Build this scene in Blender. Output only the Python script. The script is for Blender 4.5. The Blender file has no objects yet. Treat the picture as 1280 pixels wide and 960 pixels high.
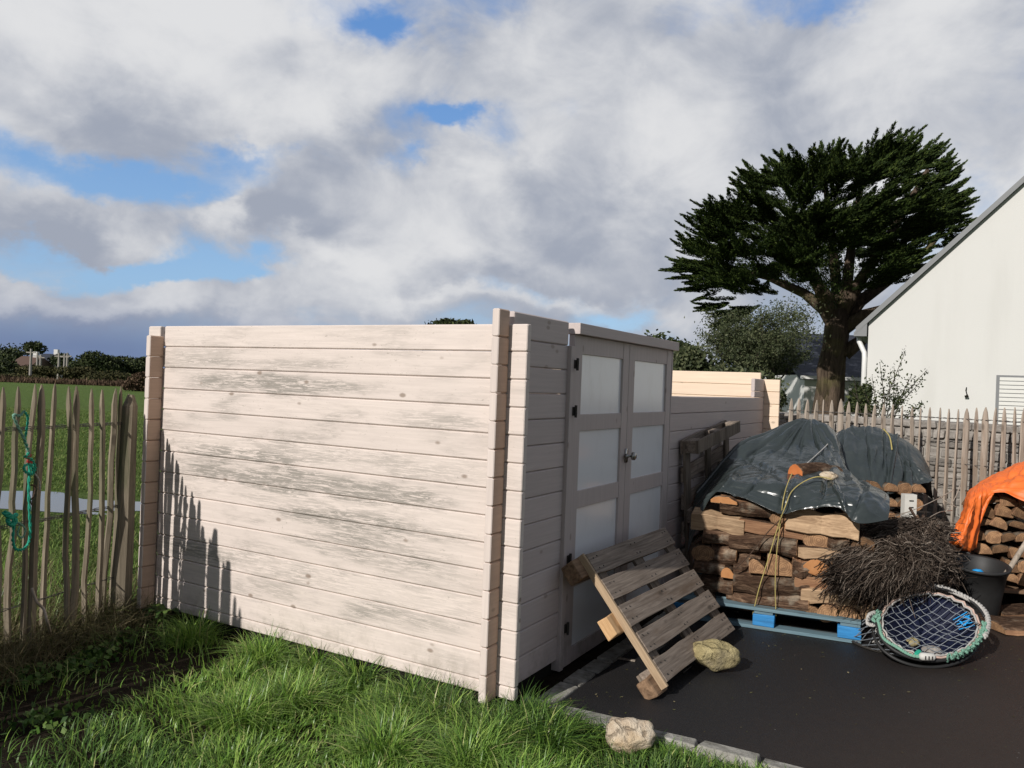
import bpy, math, random
import numpy as np
from mathutils import Vector, Matrix
R=math.radians
random.seed(7); rng=np.random.default_rng(7)
sc=bpy.context.scene
# ------------------------------------------------------------------ camera
F=993.67; ROLL=0.0375; H=1.578
cd=bpy.data.cameras.new('camera'); cam=bpy.data.objects.new('camera',cd); sc.collection.objects.link(cam)
cd.sensor_width=36; cd.lens=F/1280*36; cd.clip_start=.05; cd.clip_end=3000
c_,s_=math.cos(ROLL),math.sin(ROLL)
cam.matrix_world=Matrix(((c_,-s_,0,0),(0,0,-1,0),(s_,c_,0,H),(0,0,0,1)))
sc.camera=cam
sc.render.resolution_x=1024; sc.render.resolution_y=768
# shed frame: corner C, front direction DF, left wall direction DL
TH=1.0466; C0=np.array([-.0203,3.8074]); DF=np.array([math.cos(TH),math.sin(TH)]); DL=np.array([-math.sin(TH),math.cos(TH)])
def ray(px,py):
    a=(px-640)/F;b=(py-480)/F
    return np.array([c_*a+s_*b,1.,s_*a-c_*b])*np.array([1,1,1])
def G(px,py,z=0.):
    d=ray(px,py); return np.array([0,0,H])+d*((z-H)/d[2])
def D(px,py,dep):
    return np.array([0,0,H])+ray(px,py)*dep
def S(a,b,z=0.):
    p=C0+DF*a+DL*b; return np.array([p[0],p[1],z])
# ------------------------------------------------------------------ view
vs=sc.view_settings; vs.view_transform='Standard'; vs.look='None'; vs.gamma=1; vs.use_curve_mapping=False; vs.exposure=0
# ------------------------------------------------------------------ sun
SEL=R(30); PHI=R(9)
lh=math.cos(PHI)*DF-math.sin(PHI)*DL            # horizontal direction the light travels
ld=Vector((lh[0]*math.cos(SEL),lh[1]*math.cos(SEL),-math.sin(SEL)))
sun=bpy.data.lights.new('sun','SUN'); sun.energy=4.3; sun.angle=R(.5); sun.color=(1,.955,.90)
so=bpy.data.objects.new('sun',sun); sc.collection.objects.link(so); so.location=(-6,-6,9)
so.rotation_euler=ld.to_track_quat('-Z','Y').to_euler()
# ------------------------------------------------------------------ world: sky with broken clouds
w=bpy.data.worlds.new('World'); sc.world=w; w.use_nodes=True
nt=w.node_tree; nt.nodes.clear(); L=nt.links.new
def wn(t,**k):
    n=nt.nodes.new(t)
    for a,b in k.items(): setattr(n,a,b)
    return n
def wm(op,a,b=None,c=None,clamp=False):
    n=nt.nodes.new('ShaderNodeMath'); n.operation=op; n.use_clamp=clamp
    for i,v in enumerate((a,b,c)):
        if v is None: continue
        if isinstance(v,(int,float)): n.inputs[i].default_value=v
        else: L(v,n.inputs[i])
    return n.outputs[0]
def wsm(v,a,b):
    n=nt.nodes.new('ShaderNodeMapRange'); n.interpolation_type='SMOOTHSTEP'
    L(v,n.inputs[0]); n.inputs[1].default_value=a; n.inputs[2].default_value=b
    return n.outputs[0]
def wmix(f,a,b):
    n=nt.nodes.new('ShaderNodeMix'); n.data_type='RGBA'
    if isinstance(f,(int,float)): n.inputs[0].default_value=f
    else: L(f,n.inputs[0])
    for i,v in ((6,a),(7,b)):
        if isinstance(v,tuple): n.inputs[i].default_value=(*v,1)
        else: L(v,n.inputs[i])
    return n.outputs[2]
sky=wn('ShaderNodeTexSky',sky_type='NISHITA',sun_disc=False)
sdir=-ld
sky.sun_elevation=SEL; sky.sun_rotation=math.atan2(sdir.x,sdir.y)
sky.altitude=0; sky.air_density=1.0; sky.dust_density=.6; sky.ozone_density=2.0
SKYS=0.1
tc=wn('ShaderNodeTexCoord'); sx=wn('ShaderNodeSeparateXYZ'); L(tc.outputs['Generated'],sx.inputs[0])
az=wm('ARCTAN2',sx.outputs[0],sx.outputs[1]); el=wm('ARCSINE',sx.outputs[2])
# warp the direction so cloud edges billow
def wnoise(scale,detail,rough,off,zs=1.4,dist=0):
    mp=wn('ShaderNodeMapping'); mp.inputs['Location'].default_value=off; mp.inputs['Scale'].default_value=(1,1,zs)
    L(tc.outputs['Generated'],mp.inputs[0])
    n=wn('ShaderNodeTexNoise'); L(mp.outputs[0],n.inputs['Vector'])
    n.inputs['Scale'].default_value=scale; n.inputs['Detail'].default_value=detail; n.inputs['Roughness'].default_value=rough; n.inputs['Distortion'].default_value=dist
    return n
wa=wnoise(5,6,.6,(3,1,2)); wb=wnoise(5,6,.6,(8,5,1))
azw=wm('ADD',az,wm('MULTIPLY',wm('SUBTRACT',wa.outputs[0],.5),.34))
elw=wm('ADD',el,wm('MULTIPLY',wm('SUBTRACT',wb.outputs[0],.5),.20))
def ae(px,py):
    d=ray(px,py); d/=np.linalg.norm(d); return math.atan2(d[0],d[1]),math.asin(d[2])
def blob(px,py,rx,ry,amp,A=None,E=None):
    a0,e0=ae(px,py)
    u=wm('MULTIPLY',wm('SUBTRACT',azw if A is None else A,a0),F/rx); v=wm('MULTIPLY',wm('SUBTRACT',elw if E is None else E,e0),F/ry)
    r2=wm('MULTIPLY_ADD',u,u,wm('MULTIPLY',v,v))
    return wm('MULTIPLY',wm('POWER',2.718,wm('MULTIPLY',r2,-1.)),amp)
def sumb(lst,base):
    o=base
    for q in lst: o=wm('ADD',o,blob(*q))
    return o
fb=wnoise(3.6,9,.56,(1.3,4.1,.7),1.5,.35)
fb2=wnoise(8,8,.55,(5.3,2.1,3.7),1.35,.5)
cov=wm('ADD',wm('MULTIPLY',wm('SUBTRACT',fb.outputs[0],.5),1.5),.62)
cov=wm('ADD',cov,wm('MULTIPLY',wm('SUBTRACT',fb2.outputs[0],.5),1.0))
# blue gaps (negative) and cloud masses (positive)
cov=sumb([(290,180,110,34,-1.0),(110,228,150,24,-.6),(250,225,170,22,-.55),(560,155,50,20,-1.0),(150,325,150,20,-.85),(450,15,40,30,-.15),(300,305,90,34,-.5),(265,345,90,16,-.4),
          (450,10,50,22,-.45),(525,215,30,14,-.4),(980,5,80,22,-.3),(640,365,60,16,-.4),(20,345,120,16,-.5),(770,395,60,14,-.5),(700,150,120,30,-.28),(1000,10,110,30,-.2),(850,150,90,40,-.2),
          (130,80,260,95,.7),(350,270,90,44,.7),(85,295,95,28,.75),(480,340,150,50,.5),(700,240,160,120,.45),(960,120,280,110,.45),(100,372,240,24,.6),(600,60,150,70,.35)],cov)
mask=wsm(cov,.10,.78)
# light and dark of the clouds
sh=wm('ADD',wm('MULTIPLY',wm('SUBTRACT',fb2.outputs[0],.5),1.6),.52)
fb3=wnoise(5.5,7,.52,(2.3,7.1,4.7),1.5,.5)
sh=wm('ADD',sh,wm('MULTIPLY',wm('SUBTRACT',fb3.outputs[0],.5),1.7))
sh=sumb([(180,20,260,60,.5),(100,165,170,40,-.38),(380,110,90,50,.25),(365,270,70,35,-.55),(295,265,28,32,.6),(90,300,100,24,-.6),(90,385,130,12,.3),(60,420,300,24,-.6),(460,195,70,36,-.4),(420,330,50,20,.4),
          (560,380,120,10,.3),(640,220,50,60,.4),(740,280,90,60,-.3),(690,325,60,26,.3),(800,120,160,90,-.05),(1000,100,300,160,.08),(650,50,140,80,.1),(1120,80,160,50,.3),(860,200,60,60,.2),(720,378,90,14,.5),(560,345,110,22,-.25)],sh)
shf=wsm(sh,.0,1.15)
ccol=wmix(shf,(.35,.385,.465),(.74,.745,.76))
rampn=wsm(el,-.02,.45)
blue=wmix(rampn,(.33,.56,.86),(.13,.33,.76))
nish=wn('ShaderNodeVectorMath',operation='SCALE'); L(sky.outputs[0],nish.inputs[0]); nish.inputs['Scale'].default_value=SKYS
clear=wmix(.35,blue,nish.outputs[0])
low=blob(90,440,520,42,.85,az,el)           # rain-dark band low on the left
final=wmix(mask,clear,ccol)
final=wmix(low,final,(.13,.19,.36))
lowmask=wm('MULTIPLY',low,1.0)
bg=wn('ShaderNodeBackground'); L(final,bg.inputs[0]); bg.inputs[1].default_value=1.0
# below the horizon a dull ground colour
below=wsm(el,-.05,0.0)
f2=wmix(below,(.05,.055,.04),final)
# added dimming of the unseen sky behind and overhead, to deepen the shade
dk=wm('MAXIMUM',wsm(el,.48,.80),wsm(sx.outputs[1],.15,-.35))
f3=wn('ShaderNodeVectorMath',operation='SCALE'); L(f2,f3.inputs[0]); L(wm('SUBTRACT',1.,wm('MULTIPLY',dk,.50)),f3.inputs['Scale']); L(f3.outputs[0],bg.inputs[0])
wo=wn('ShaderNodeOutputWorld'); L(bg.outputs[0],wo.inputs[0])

# ------------------------------------------------------------------ material kit
class N:
    def __init__(s,name,rough=.8,spec=.3):
        s.m=bpy.data.materials.new(name); s.m.use_nodes=True; s.t=s.m.node_tree; s.b=s.t.nodes['Principled BSDF']
        s.b.inputs['Roughness'].default_value=rough; s.b.inputs['Specular IOR Level'].default_value=spec
    def n(s,t,**k):
        x=s.t.nodes.new(t)
        for a,b in k.items(): setattr(x,a,b)
        return x
    def l(s,a,b): s.t.links.new(a,b)
    def co(s,scale=(1,1,1),loc=(0,0,0),rot=(0,0,0),src='Object'):
        t=s.n('ShaderNodeTexCoord'); m=s.n('ShaderNodeMapping'); m.inputs['Scale'].default_value=scale; m.inputs['Location'].default_value=loc; m.inputs['Rotation'].default_value=rot
        s.l(t.outputs[src],m.inputs[0]); return m.outputs[0]
    def noise(s,v,sc_=5,det=6,ro=.6,dist=0):
        x=s.n('ShaderNodeTexNoise'); s.l(v,x.inputs['Vector']); x.inputs['Scale'].default_value=sc_; x.inputs['Detail'].default_value=det; x.inputs['Roughness'].default_value=ro; x.inputs['Distortion'].default_value=dist
        return x.outputs[0]
    def ma(s,op,a,b=None,clamp=False):
        x=s.n('ShaderNodeMath',operation=op); x.use_clamp=clamp
        for i,v in enumerate((a,b)):
            if v is None: continue
            if isinstance(v,(int,float)): x.inputs[i].default_value=v
            else: s.l(v,x.inputs[i])
        return x.outputs[0]
    def ss(s,v,a,b):
        x=s.n('ShaderNodeMapRange',interpolation_type='SMOOTHSTEP'); s.l(v,x.inputs[0]); x.inputs[1].default_value=a; x.inputs[2].default_value=b; return x.outputs[0]
    def mix(s,f,a,b,mode='MIX'):
        x=s.n('ShaderNodeMix',data_type='RGBA',blend_type=mode)
        if isinstance(f,(int,float)): x.inputs[0].default_value=f
        else: s.l(f,x.inputs[0])
        for i,v in ((6,a),(7,b)):
            if isinstance(v,tuple): x.inputs[i].default_value=(*v,1)
            else: s.l(v,x.inputs[i])
        return x.outputs[2]
    def ramp(s,v,stops):
        x=s.n('ShaderNodeValToRGB'); s.l(v,x.inputs[0]); e=x.color_ramp.elements
        while len(e)<len(stops): e.new(.5)
        for i,(p,c) in enumerate(stops): e[i].position=p; e[i].color=(*c,1)
        return x.outputs[0]
    def col(s,v):
        if isinstance(v,tuple): s.b.inputs['Base Color'].default_value=(*v,1)
        else: s.l(v,s.b.inputs['Base Color'])
        return s
    def bump(s,v,st=.3,d=.01):
        x=s.n('ShaderNodeBump'); x.inputs['Strength'].default_value=st; x.inputs['Distance'].default_value=d; s.l(v,x.inputs['Height']); s.l(x.outputs[0],s.b.inputs['Normal']); return s
    def island(s): return s.n('ShaderNodeNewGeometry').outputs['Random Per Island']
    def orand(s): return s.n('ShaderNodeObjectInfo').outputs['Random']
def simple(name,c,rough=.6,spec=.4,metal=0,var=.15,nsc=20):
    k=N(name,rough,spec); v=k.noise(k.co(),nsc,5)
    a=tuple(max(0,x*(1-var)) for x in c); b=tuple(min(1,x*(1+var)) for x in c)
    k.col(k.mix(v,a,b)); k.b.inputs['Metallic'].default_value=metal; k.bump(v,.15,.003)
    return k.m
def wood(name,ca,cb,axis=0,fine=45,rough=.75,cd_=None,var=.35,bump=.4):
    k=N(name,rough,.25)
    s_l=[fine]*3; s_l[axis]=fine*.045
    v=k.noise(k.co(tuple(s_l)),1,8,.65,.6)
    s2=[9]*3; s2[axis]=1.6
    v2=k.noise(k.co(tuple(s2),(3,1,7)),1,5,.6)
    c=k.ramp(v,[(.3,ca),(.68,cb)])
    if cd_: c=k.mix(k.ss(v2,.5,.72),c,cd_)
    iv=k.ma('ADD',k.ma('MULTIPLY',k.island(),var*2),1-var)
    x=k.n('ShaderNodeVectorMath',operation='SCALE'); k.l(c,x.inputs[0]); k.l(iv,x.inputs['Scale'])
    kn=k.n('ShaderNodeTexVoronoi'); s3=[7]*3; s3[axis]=3.2; k.l(k.co(tuple(s3),(1,5,2)),kn.inputs['Vector']); kn.inputs['Scale'].default_value=1
    kf=k.ss(kn.outputs['Distance'],.16,.07)
    c2=k.mix(k.ma('MULTIPLY',kf,.6),x.outputs[0],tuple(q*.35 for q in ca))
    k.col(c2); k.bump(v,bump,.004); return k.m
MT={}
def wallhit(px,py):
    d=ray(px,py); n_=np.array([DF[0],DF[1]]); t=(C0@n_)/(d[:2]@n_); p=d[:2]*t-C0; return float(p@DL),float(H+d[2]*t)
# painted shed boards
def shedpaint(name,axis,wear,base=(.70,.61,.555)):
    k=N(name,.62,.3)
    s_l=[70]*3; s_l[axis]=2.6
    grain=k.noise(k.co(tuple(s_l)),1,6,.6,.4)
    c=k.mix(k.ss(grain,.3,.75),tuple(x*.93 for x in base),tuple(min(1,x*1.04) for x in base))
    iv=k.ma('ADD',k.ma('MULTIPLY',k.island(),.10),.95)
    x=k.n('ShaderNodeVectorMath',operation='SCALE'); k.l(c,x.inputs[0]); k.l(iv,x.inputs['Scale']); c=x.outputs[0]
    if wear:
        fs=[95]*3; fs[axis]=6.5
        f1=k.noise(k.co(tuple(fs),(2,3,1)),1,10,.80,.9)
        gs=[6.5]*3; gs[axis]=1.5
        g1=k.noise(k.co(tuple(gs),(4,.3,2.2)),1,4,.6,.5)
        # long scraped boards: one random value for each board
        g2=k.ss(k.island(),.45,.95)
        gate=k.ma('ADD',k.ss(g1,.42,.66),k.ma('MULTIPLY',g2,.45),True)
        sep=k.n('ShaderNodeSeparateXYZ'); k.l(k.co(),sep.inputs[0])
        edge=k.ma('MULTIPLY',k.ss(sep.outputs[1],-.1,.75),k.ma('MULTIPLY',k.ss(sep.outputs[2],.0,.35),k.ss(sep.outputs[2],1.9,1.6)))
        gate=k.ma('MULTIPLY',gate,k.ma('ADD',k.ma('MULTIPLY',edge,.38),.22))
        nz=k.noise(k.co((3,3,9)),1,5,.7)
        for (px_,py_,rb_,rz_,am_) in ((350,480,.75,.055,.9),(390,605,.95,.075,1.1),(300,570,.5,.05,.5),(470,690,.6,.09,.6),(540,525,.35,.05,.5),(450,655,.7,.05,.6),(250,690,.3,.05,.4),(500,770,.4,.06,.4),(330,455,.6,.03,.4)):
            pp_=wallhit(px_,py_)
            u_=k.ma('MULTIPLY',k.ma('SUBTRACT',sep.outputs[1],pp_[0]),1/rb_); v_=k.ma('MULTIPLY',k.ma('SUBTRACT',sep.outputs[2],pp_[1]),1/rz_)
            r2_=k.ma('ADD',k.ma('ADD',k.ma('MULTIPLY',u_,u_),k.ma('MULTIPLY',v_,v_)),k.ma('MULTIPLY',k.ma('SUBTRACT',nz,.5),2.4))
            gate=k.ma('ADD',gate,k.ma('MULTIPLY',k.ss(r2_,1.5,.1),am_))
        gate=k.ma('MINIMUM',gate,1.25)
        msk=k.ma('MULTIPLY',k.ss(f1,.43,.53),gate,True)
        soft=k.ma('MULTIPLY',k.ss(g1,.5,.7),.25)
        c=k.mix(soft,c,(.54,.475,.43)); c=k.mix(k.ma('MULTIPLY',msk,.92),c,(.28,.255,.225))
        fl=[16]*3; fl[axis]=6
        fk=k.noise(k.co(tuple(fl),(7,7,7)),3.4,9,.78,1.5)
        c=k.mix(k.ma('MULTIPLY',k.ss(fk,.60,.66),.75),c,(.26,.23,.19))
    kn=k.n('ShaderNodeTexVoronoi'); s3=[8.5]*3; s3[axis]=4.6; k.l(k.co(tuple(s3),(1,5,2)),kn.inputs['Vector']); kn.inputs['Scale'].default_value=1
    kf=k.ss(kn.outputs['Distance'],.13,.06)
    c=k.mix(k.ma('MULTIPLY',kf,.75 if wear else .5),c,(.22,.16,.12))
    # dirt splashed up from the ground
    sp=k.n('ShaderNodeSeparateXYZ'); k.l(k.co(),sp.inputs[0])
    dn=k.noise(k.co((9,9,9)),1,6,.7)
    df_=k.ma('MULTIPLY',k.ss(sp.outputs[2],.32,.05),k.ss(dn,.42,.7))
    c=k.mix(k.ma('MULTIPLY',df_,.6),c,(.24,.21,.16))
    k.col(c); k.bump(grain,.25,.003); return k.m
MT['paint_worn']=shedpaint('worn_cream_paint',1,True)
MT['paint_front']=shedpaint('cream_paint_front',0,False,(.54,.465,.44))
MT['paint_end']=shedpaint('cream_paint_end',2,False,(.66,.57,.52))
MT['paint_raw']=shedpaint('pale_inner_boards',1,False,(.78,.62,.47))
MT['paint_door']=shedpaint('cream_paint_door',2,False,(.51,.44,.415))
MT['paint_stub']=shedpaint('stained_board_ends',0,False,(.50,.355,.27))
k=N('milky_door_panel',.22,.5); v=k.noise(k.co(),1.1,3); g_=k.noise(k.co((6,6,2.2)),1,7,.7); k.col(k.mix(k.ma('MULTIPLY',k.ss(g_,.5,.78),.35),k.mix(v,(.78,.785,.80),(.88,.88,.885)),(.60,.58,.55))); k.b.inputs['Roughness'].default_value=.16; k.bump(k.noise(k.co(),2.2,2),.10,.02); MT['panel']=k.m
MT['iron']=simple('dark_iron',(.05,.045,.04),.6,.4,.5)
MT['chrome']=simple('worn_chrome',(.35,.34,.32),.25,.6,1)
MT['black']=simple('black_gap_timber',(.02,.018,.015),.9,.1)
# asphalt
k=N('wet_dark_asphalt',.6,.3); v=k.noise(k.co((1,1,1)),260,3,.7); v2=k.noise(k.co(),1.3,6,.6); v3=k.noise(k.co(),14,6,.7)
vg=k.n('ShaderNodeTexVoronoi'); k.l(k.co(),vg.inputs['Vector']); vg.inputs['Scale'].default_value=120; c=k.mix(v,(.007,.007,.008),(.026,.025,.026)); c=k.mix(k.ma('MULTIPLY',k.ss(vg.outputs['Distance'],.25,.12),.55),c,(.055,.053,.052)); c=k.mix(k.ma('MULTIPLY',k.ss(v2,.45,.75),.5),c,(.022,.019,.017))
sp=k.n('ShaderNodeSeparateXYZ'); k.l(k.co(),sp.inputs[0])
br=k.ss(k.ma('ADD',k.ma('SUBTRACT',k.ma('MULTIPLY',sp.outputs[0],1.),sp.outputs[1]),k.ma('MULTIPLY',v3,.8)),-2.6,-.9)
c=k.mix(k.ma('MULTIPLY',br,.75),c,(.04,.026,.018))
spk=k.n('ShaderNodeTexVoronoi'); k.l(k.co(),spk.inputs['Vector']); spk.inputs['Scale'].default_value=9
c=k.mix(k.ss(spk.outputs['Distance'],.035,.02),c,(.25,.24,.22))
k.col(c); rr=k.ma('ADD',k.ma('MULTIPLY',v2,.35),.38); k.l(rr,k.b.inputs['Roughness']); k.bump(k.ma('ADD',k.ma('ADD',v,k.ma('MULTIPLY',v3,.4)),vg.outputs['Distance']),.5,.005); MT['asphalt']=k.m
k=N('kerb_concrete',.9,.2); v=k.noise(k.co(),14,8,.7); v2=k.noise(k.co(),90,4,.7); c=k.ramp(v,[(.3,(.12,.11,.09)),(.5,(.27,.26,.23)),(.72,(.45,.43,.39))]); k.col(c); k.bump(k.ma('ADD',v,k.ma('MULTIPLY',v2,.5)),.7,.01); MT['kerb']=k.m
k=N('dark_soil',.95,.1); v=k.noise(k.co(),7,9,.7); v2=k.noise(k.co(),60,5,.7); c=k.ramp(v,[(.35,(.012,.009,.006)),(.65,(.035,.026,.017))]); k.col(c); k.bump(k.ma('ADD',v,v2),.8,.03); MT['soil']=k.m
k=N('field_grass',.95,.1); v=k.noise(k.co(),.25,6,.6); v2=k.noise(k.co((1,1,1)),4,9,.75); c=k.ramp(v2,[(.3,(.045,.07,.018)),(.52,(.10,.155,.035)),(.75,(.17,.22,.06))]); c=k.mix(k.ma('MULTIPLY',k.ss(v,.5,.8),.35),c,(.10,.11,.04)); k.col(c); k.bump(v2,1,.12); MT['field']=k.m
k=N('puddle_water',.12,.5); k.col((.16,.16,.15)); k.bump(k.noise(k.co(),3,3),.05,.02); MT['water']=k.m
def leafm(name,cols,rough=.6,spec=.25,trans=.0):
    k=N(name,rough,spec); k.col(k.ramp(k.island(),cols))
    if trans:
        k.b.inputs['Transmission Weight'].default_value=0
        tr=k.n('ShaderNodeBsdfTranslucent'); k.l(k.b.inputs['Base Color'].links[0].from_socket,tr.inputs[0])
        mx=k.n('ShaderNodeMixShader'); mx.inputs[0].default_value=trans; o=k.t.nodes['Material Output']
        k.l(k.b.outputs[0],mx.inputs[1]); k.l(tr.outputs[0],mx.inputs[2]); k.l(mx.outputs[0],o.inputs[0])
    return k.m
MT['grass']=leafm('lawn_blades',[(0,(.07,.15,.025)),(.45,(.17,.32,.05)),(.8,(.29,.44,.085)),(.93,(.33,.46,.10)),(1,(.50,.47,.22))],.38,.45,.25)
MT['fieldleaf']=leafm('meadow_blades',[(0,(.05,.085,.02)),(.5,(.12,.19,.045)),(.85,(.20,.27,.07)),(1,(.32,.30,.13))],.7,.15,.2)
MT['grass_dark']=leafm('dark_lawn_blades',[(0,(.025,.06,.013)),(.6,(.075,.155,.026)),(1,(.16,.24,.06))],.5,.3,.2)
MT['straw']=leafm('dry_stalks',[(0,(.05,.045,.02)),(.4,(.15,.12,.065)),(.7,(.09,.11,.035)),(1,(.34,.28,.17))],.8,.1,.1)
MT['cypress']=leafm('cypress_sprays',[(0,(.012,.022,.007)),(.5,(.030,.050,.012)),(.85,(.058,.088,.018)),(1,(.10,.13,.03))],.75,.15)
MT['olive']=leafm('grey_green_leaves',[(0,(.03,.042,.018)),(.6,(.065,.08,.036)),(1,(.13,.14,.07))],.6,.25,.15)
MT['darkleaf']=leafm('dark_hedge_leaves',[(0,(.014,.020,.008)),(.6,(.032,.045,.015)),(1,(.075,.09,.03))],.6,.2)
MT['scrub']=leafm('scrub_leaves',[(0,(.03,.033,.014)),(.6,(.055,.055,.024)),(1,(.09,.08,.035))],.8,.1)
MT['reed']=leafm('reddish_reed',[(0,(.055,.038,.026)),(.6,(.10,.065,.045)),(1,(.15,.11,.07))],.9,.05)
k=N('cypress_bark',.9,.1); v=k.noise(k.co((14,14,2.2)),1,8,.7,.5); g=k.noise(k.co(),1.2,3); c=k.ramp(v,[(.3,(.03,.022,.016)),(.7,(.15,.11,.08))]); c=k.mix(k.ma('MULTIPLY',k.ss(g,.5,.65),.5),c,(.13,.12,.045)); k.col(c); k.bump(v,.9,.05); MT['bark_tree']=k.m
MT['twig']=wood('thin_bark',(.035,.027,.020),(.11,.09,.07),2,30)
MT['chestnut']=wood('weathered_chestnut',(.11,.090,.062),(.30,.25,.185),2,60,.85,(.12,.125,.07),.4)
MT['chestnut_pale']=wood('silvered_chestnut',(.20,.165,.13),(.46,.39,.32),2,60,.85,(.26,.20,.15),.3)
MT['pallet']=wood('weathered_pallet_boards',(.13,.10,.078),(.38,.31,.25),0,60,.85,(.17,.12,.085),.3)
MT['palletY']=wood('weathered_pallet_cross_boards',(.09,.07,.053),(.28,.225,.175),1,60,.85,(.09,.07,.05),.3)
MT['newwood']=wood('fresh_split_wood',(.42,.24,.11),(.72,.47,.25),1,60,.7,None,.1)
MT['batten']=wood('dry_pale_batten',(.30,.21,.13),(.50,.37,.24),1,60,.75,(.26,.19,.13),.1)
MT['rot']=wood('flaky_block_wood',(.10,.06,.035),(.36,.23,.14),0,30,.9,None,.2,.9)
k=N('pallet_blue_paint',.6,.3); v=k.noise(k.co((3,30,30)),1,8,.7); k.col(k.ramp(v,[(.3,(.02,.13,.30)),(.6,(.035,.23,.52)),(.8,(.10,.30,.50))])); k.bump(v,.4,.004); MT['blue']=k.m
MT['bluetop']=wood('faded_blue_boards',(.09,.16,.20),(.20,.30,.34),0,50,.8,(.14,.13,.11),.3)
k=N('log_bark',.95,.1); v=k.noise(k.co((6,26,26)),1,9,.75,1.2); v2=k.noise(k.co((8,8,8)),1,5); c=k.ramp(v,[(.32,(.020,.012,.008)),(.5,(.085,.050,.032)),(.72,(.30,.20,.13))]); c=k.mix(k.ma('MULTIPLY',k.ss(v2,.52,.7),.55),c,(.30,.26,.20))
iv=k.ma('ADD',k.ma('MULTIPLY',k.orand(),.9),.6); x=k.n('ShaderNodeVectorMath',operation='SCALE'); k.l(c,x.inputs[0]); k.l(iv,x.inputs['Scale']); k.col(x.outputs[0]); k.bump(v,1,.02); MT['bark']=k.m
def splitm(name,a,b):
    k=N(name,.8,.2); v=k.noise(k.co((3,55,55)),1,8,.65,.5); c=k.ramp(v,[(.3,a),(.7,b)])
    iv=k.ma('ADD',k.ma('MULTIPLY',k.orand(),.7),.6); x=k.n('ShaderNodeVectorMath',operation='SCALE'); k.l(c,x.inputs[0]); k.l(iv,x.inputs['Scale'])
    k.col(x.outputs[0]); k.bump(v,.6,.01); return k.m
MT['split']=splitm('split_wood_face',(.13,.062,.034),(.40,.225,.125))
MT['splitp']=splitm('pale_split_wood_face',(.25,.155,.09),(.60,.42,.26))
k=N('log_end_grain',.85,.15); wv=k.n('ShaderNodeTexWave',wave_type='RINGS',rings_direction='X'); k.l(k.co(),wv.inputs['Vector']); wv.inputs['Scale'].default_value=24; wv.inputs['Distortion'].default_value=2.5; wv.inputs['Detail'].default_value=3
v=k.noise(k.co(),25,6); c=k.mix(wv.outputs['Fac'],(.24,.135,.072),(.38,.225,.12)); c=k.mix(k.ma('MULTIPLY',k.ss(v,.35,.65),.6),c,(.10,.055,.032))
iv=k.ma('ADD',k.ma('MULTIPLY',k.orand(),.8),.5); x=k.n('ShaderNodeVectorMath',operation='SCALE'); k.l(c,x.inputs[0]); k.l(iv,x.inputs['Scale']); k.col(x.outputs[0]); k.bump(v,.4,.006); MT['end']=k.m
k=N('amber_cut',.8,.15); v=k.noise(k.co(),18,5); k.col(k.mix(v,(.30,.12,.045),(.52,.26,.11))); k.bump(v,.3,.004); MT['endm']=k.m
k=N('fresh_orange_cut',.8,.15); v=k.noise(k.co(),18,5); k.col(k.mix(v,(.36,.10,.03),(.58,.20,.065))); k.bump(v,.2,.004); MT['endo']=k.m
def tarpm(name,a,b,rough):
    k=N(name,rough,.5); v=k.noise(k.co(),5,6,.6,.3); v2=k.noise(k.co((1,1,1.6)),9,5,.55,1.2); k.col(k.mix(v,a,b)); k.l(k.ma('ADD',k.ma('MULTIPLY',v,.25),rough-.1),k.b.inputs['Roughness']); k.b.inputs['Specular IOR Level'].default_value=.75
    wv_=k.n('ShaderNodeVectorMath',operation='ADD'); cc_=k.co((1,1,1)); nn_=k.n('ShaderNodeTexNoise'); k.l(cc_,nn_.inputs['Vector']); nn_.inputs['Scale'].default_value=3; sc3=k.n('ShaderNodeVectorMath',operation='SCALE'); k.l(nn_.outputs['Color'],sc3.inputs[0]); sc3.inputs['Scale'].default_value=.35; k.l(cc_,wv_.inputs[0]); k.l(sc3.outputs[0],wv_.inputs[1])
    vo=k.n('ShaderNodeTexVoronoi'); k.l(wv_.outputs[0],vo.inputs['Vector']); vo.inputs['Scale'].default_value=4.2
    vo2=k.n('ShaderNodeTexVoronoi'); k.l(wv_.outputs[0],vo2.inputs['Vector']); vo2.inputs['Scale'].default_value=11
    k.bump(k.ma('ADD',k.ma('ADD',vo.outputs['Distance'],k.ma('MULTIPLY',vo2.outputs['Distance'],.28)),k.ma('MULTIPLY',v2,.12)),.35,.06); return k.m
MT['tarp']=tarpm('dark_green_tarpaulin',(.022,.029,.029),(.036,.045,.044),.26)
MT['tarp2']=tarpm('grey_green_tarpaulin',(.022,.029,.029),(.034,.043,.043),.38)
MT['orange']=tarpm('orange_tarpaulin',(.72,.12,.012),(.90,.20,.025),.55)
MT['rock']=None
def rockm(name,a,b,c3):
    k=N(name,.85,.2); v=k.noise(k.co(),9,9,.7,.6); v2=k.noise(k.co(),3,4); v3=k.noise(k.co(),60,4)
    c=k.ramp(v,[(.3,a),(.62,b)]); c=k.mix(k.ma('MULTIPLY',k.ss(v2,.5,.7),.7),c,c3); vo=k.n('ShaderNodeTexVoronoi',feature='DISTANCE_TO_EDGE'); k.l(k.co((1,1,1.4)),vo.inputs['Vector']); vo.inputs['Scale'].default_value=6.5
    cr=k.ss(k.ma('ADD',vo.outputs['Distance'],k.ma('MULTIPLY',v,.55)),.24,.31); c=k.mix(k.ma('MULTIPLY',k.ma('SUBTRACT',1.,cr),.35),c,tuple(q*.45 for q in a))
    k.col(c); k.bump(k.ma('ADD',k.ma('ADD',v,k.ma('MULTIPLY',v3,.4)),k.ma('MULTIPLY',cr,.25)),1.,.03); return k.m
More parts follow.
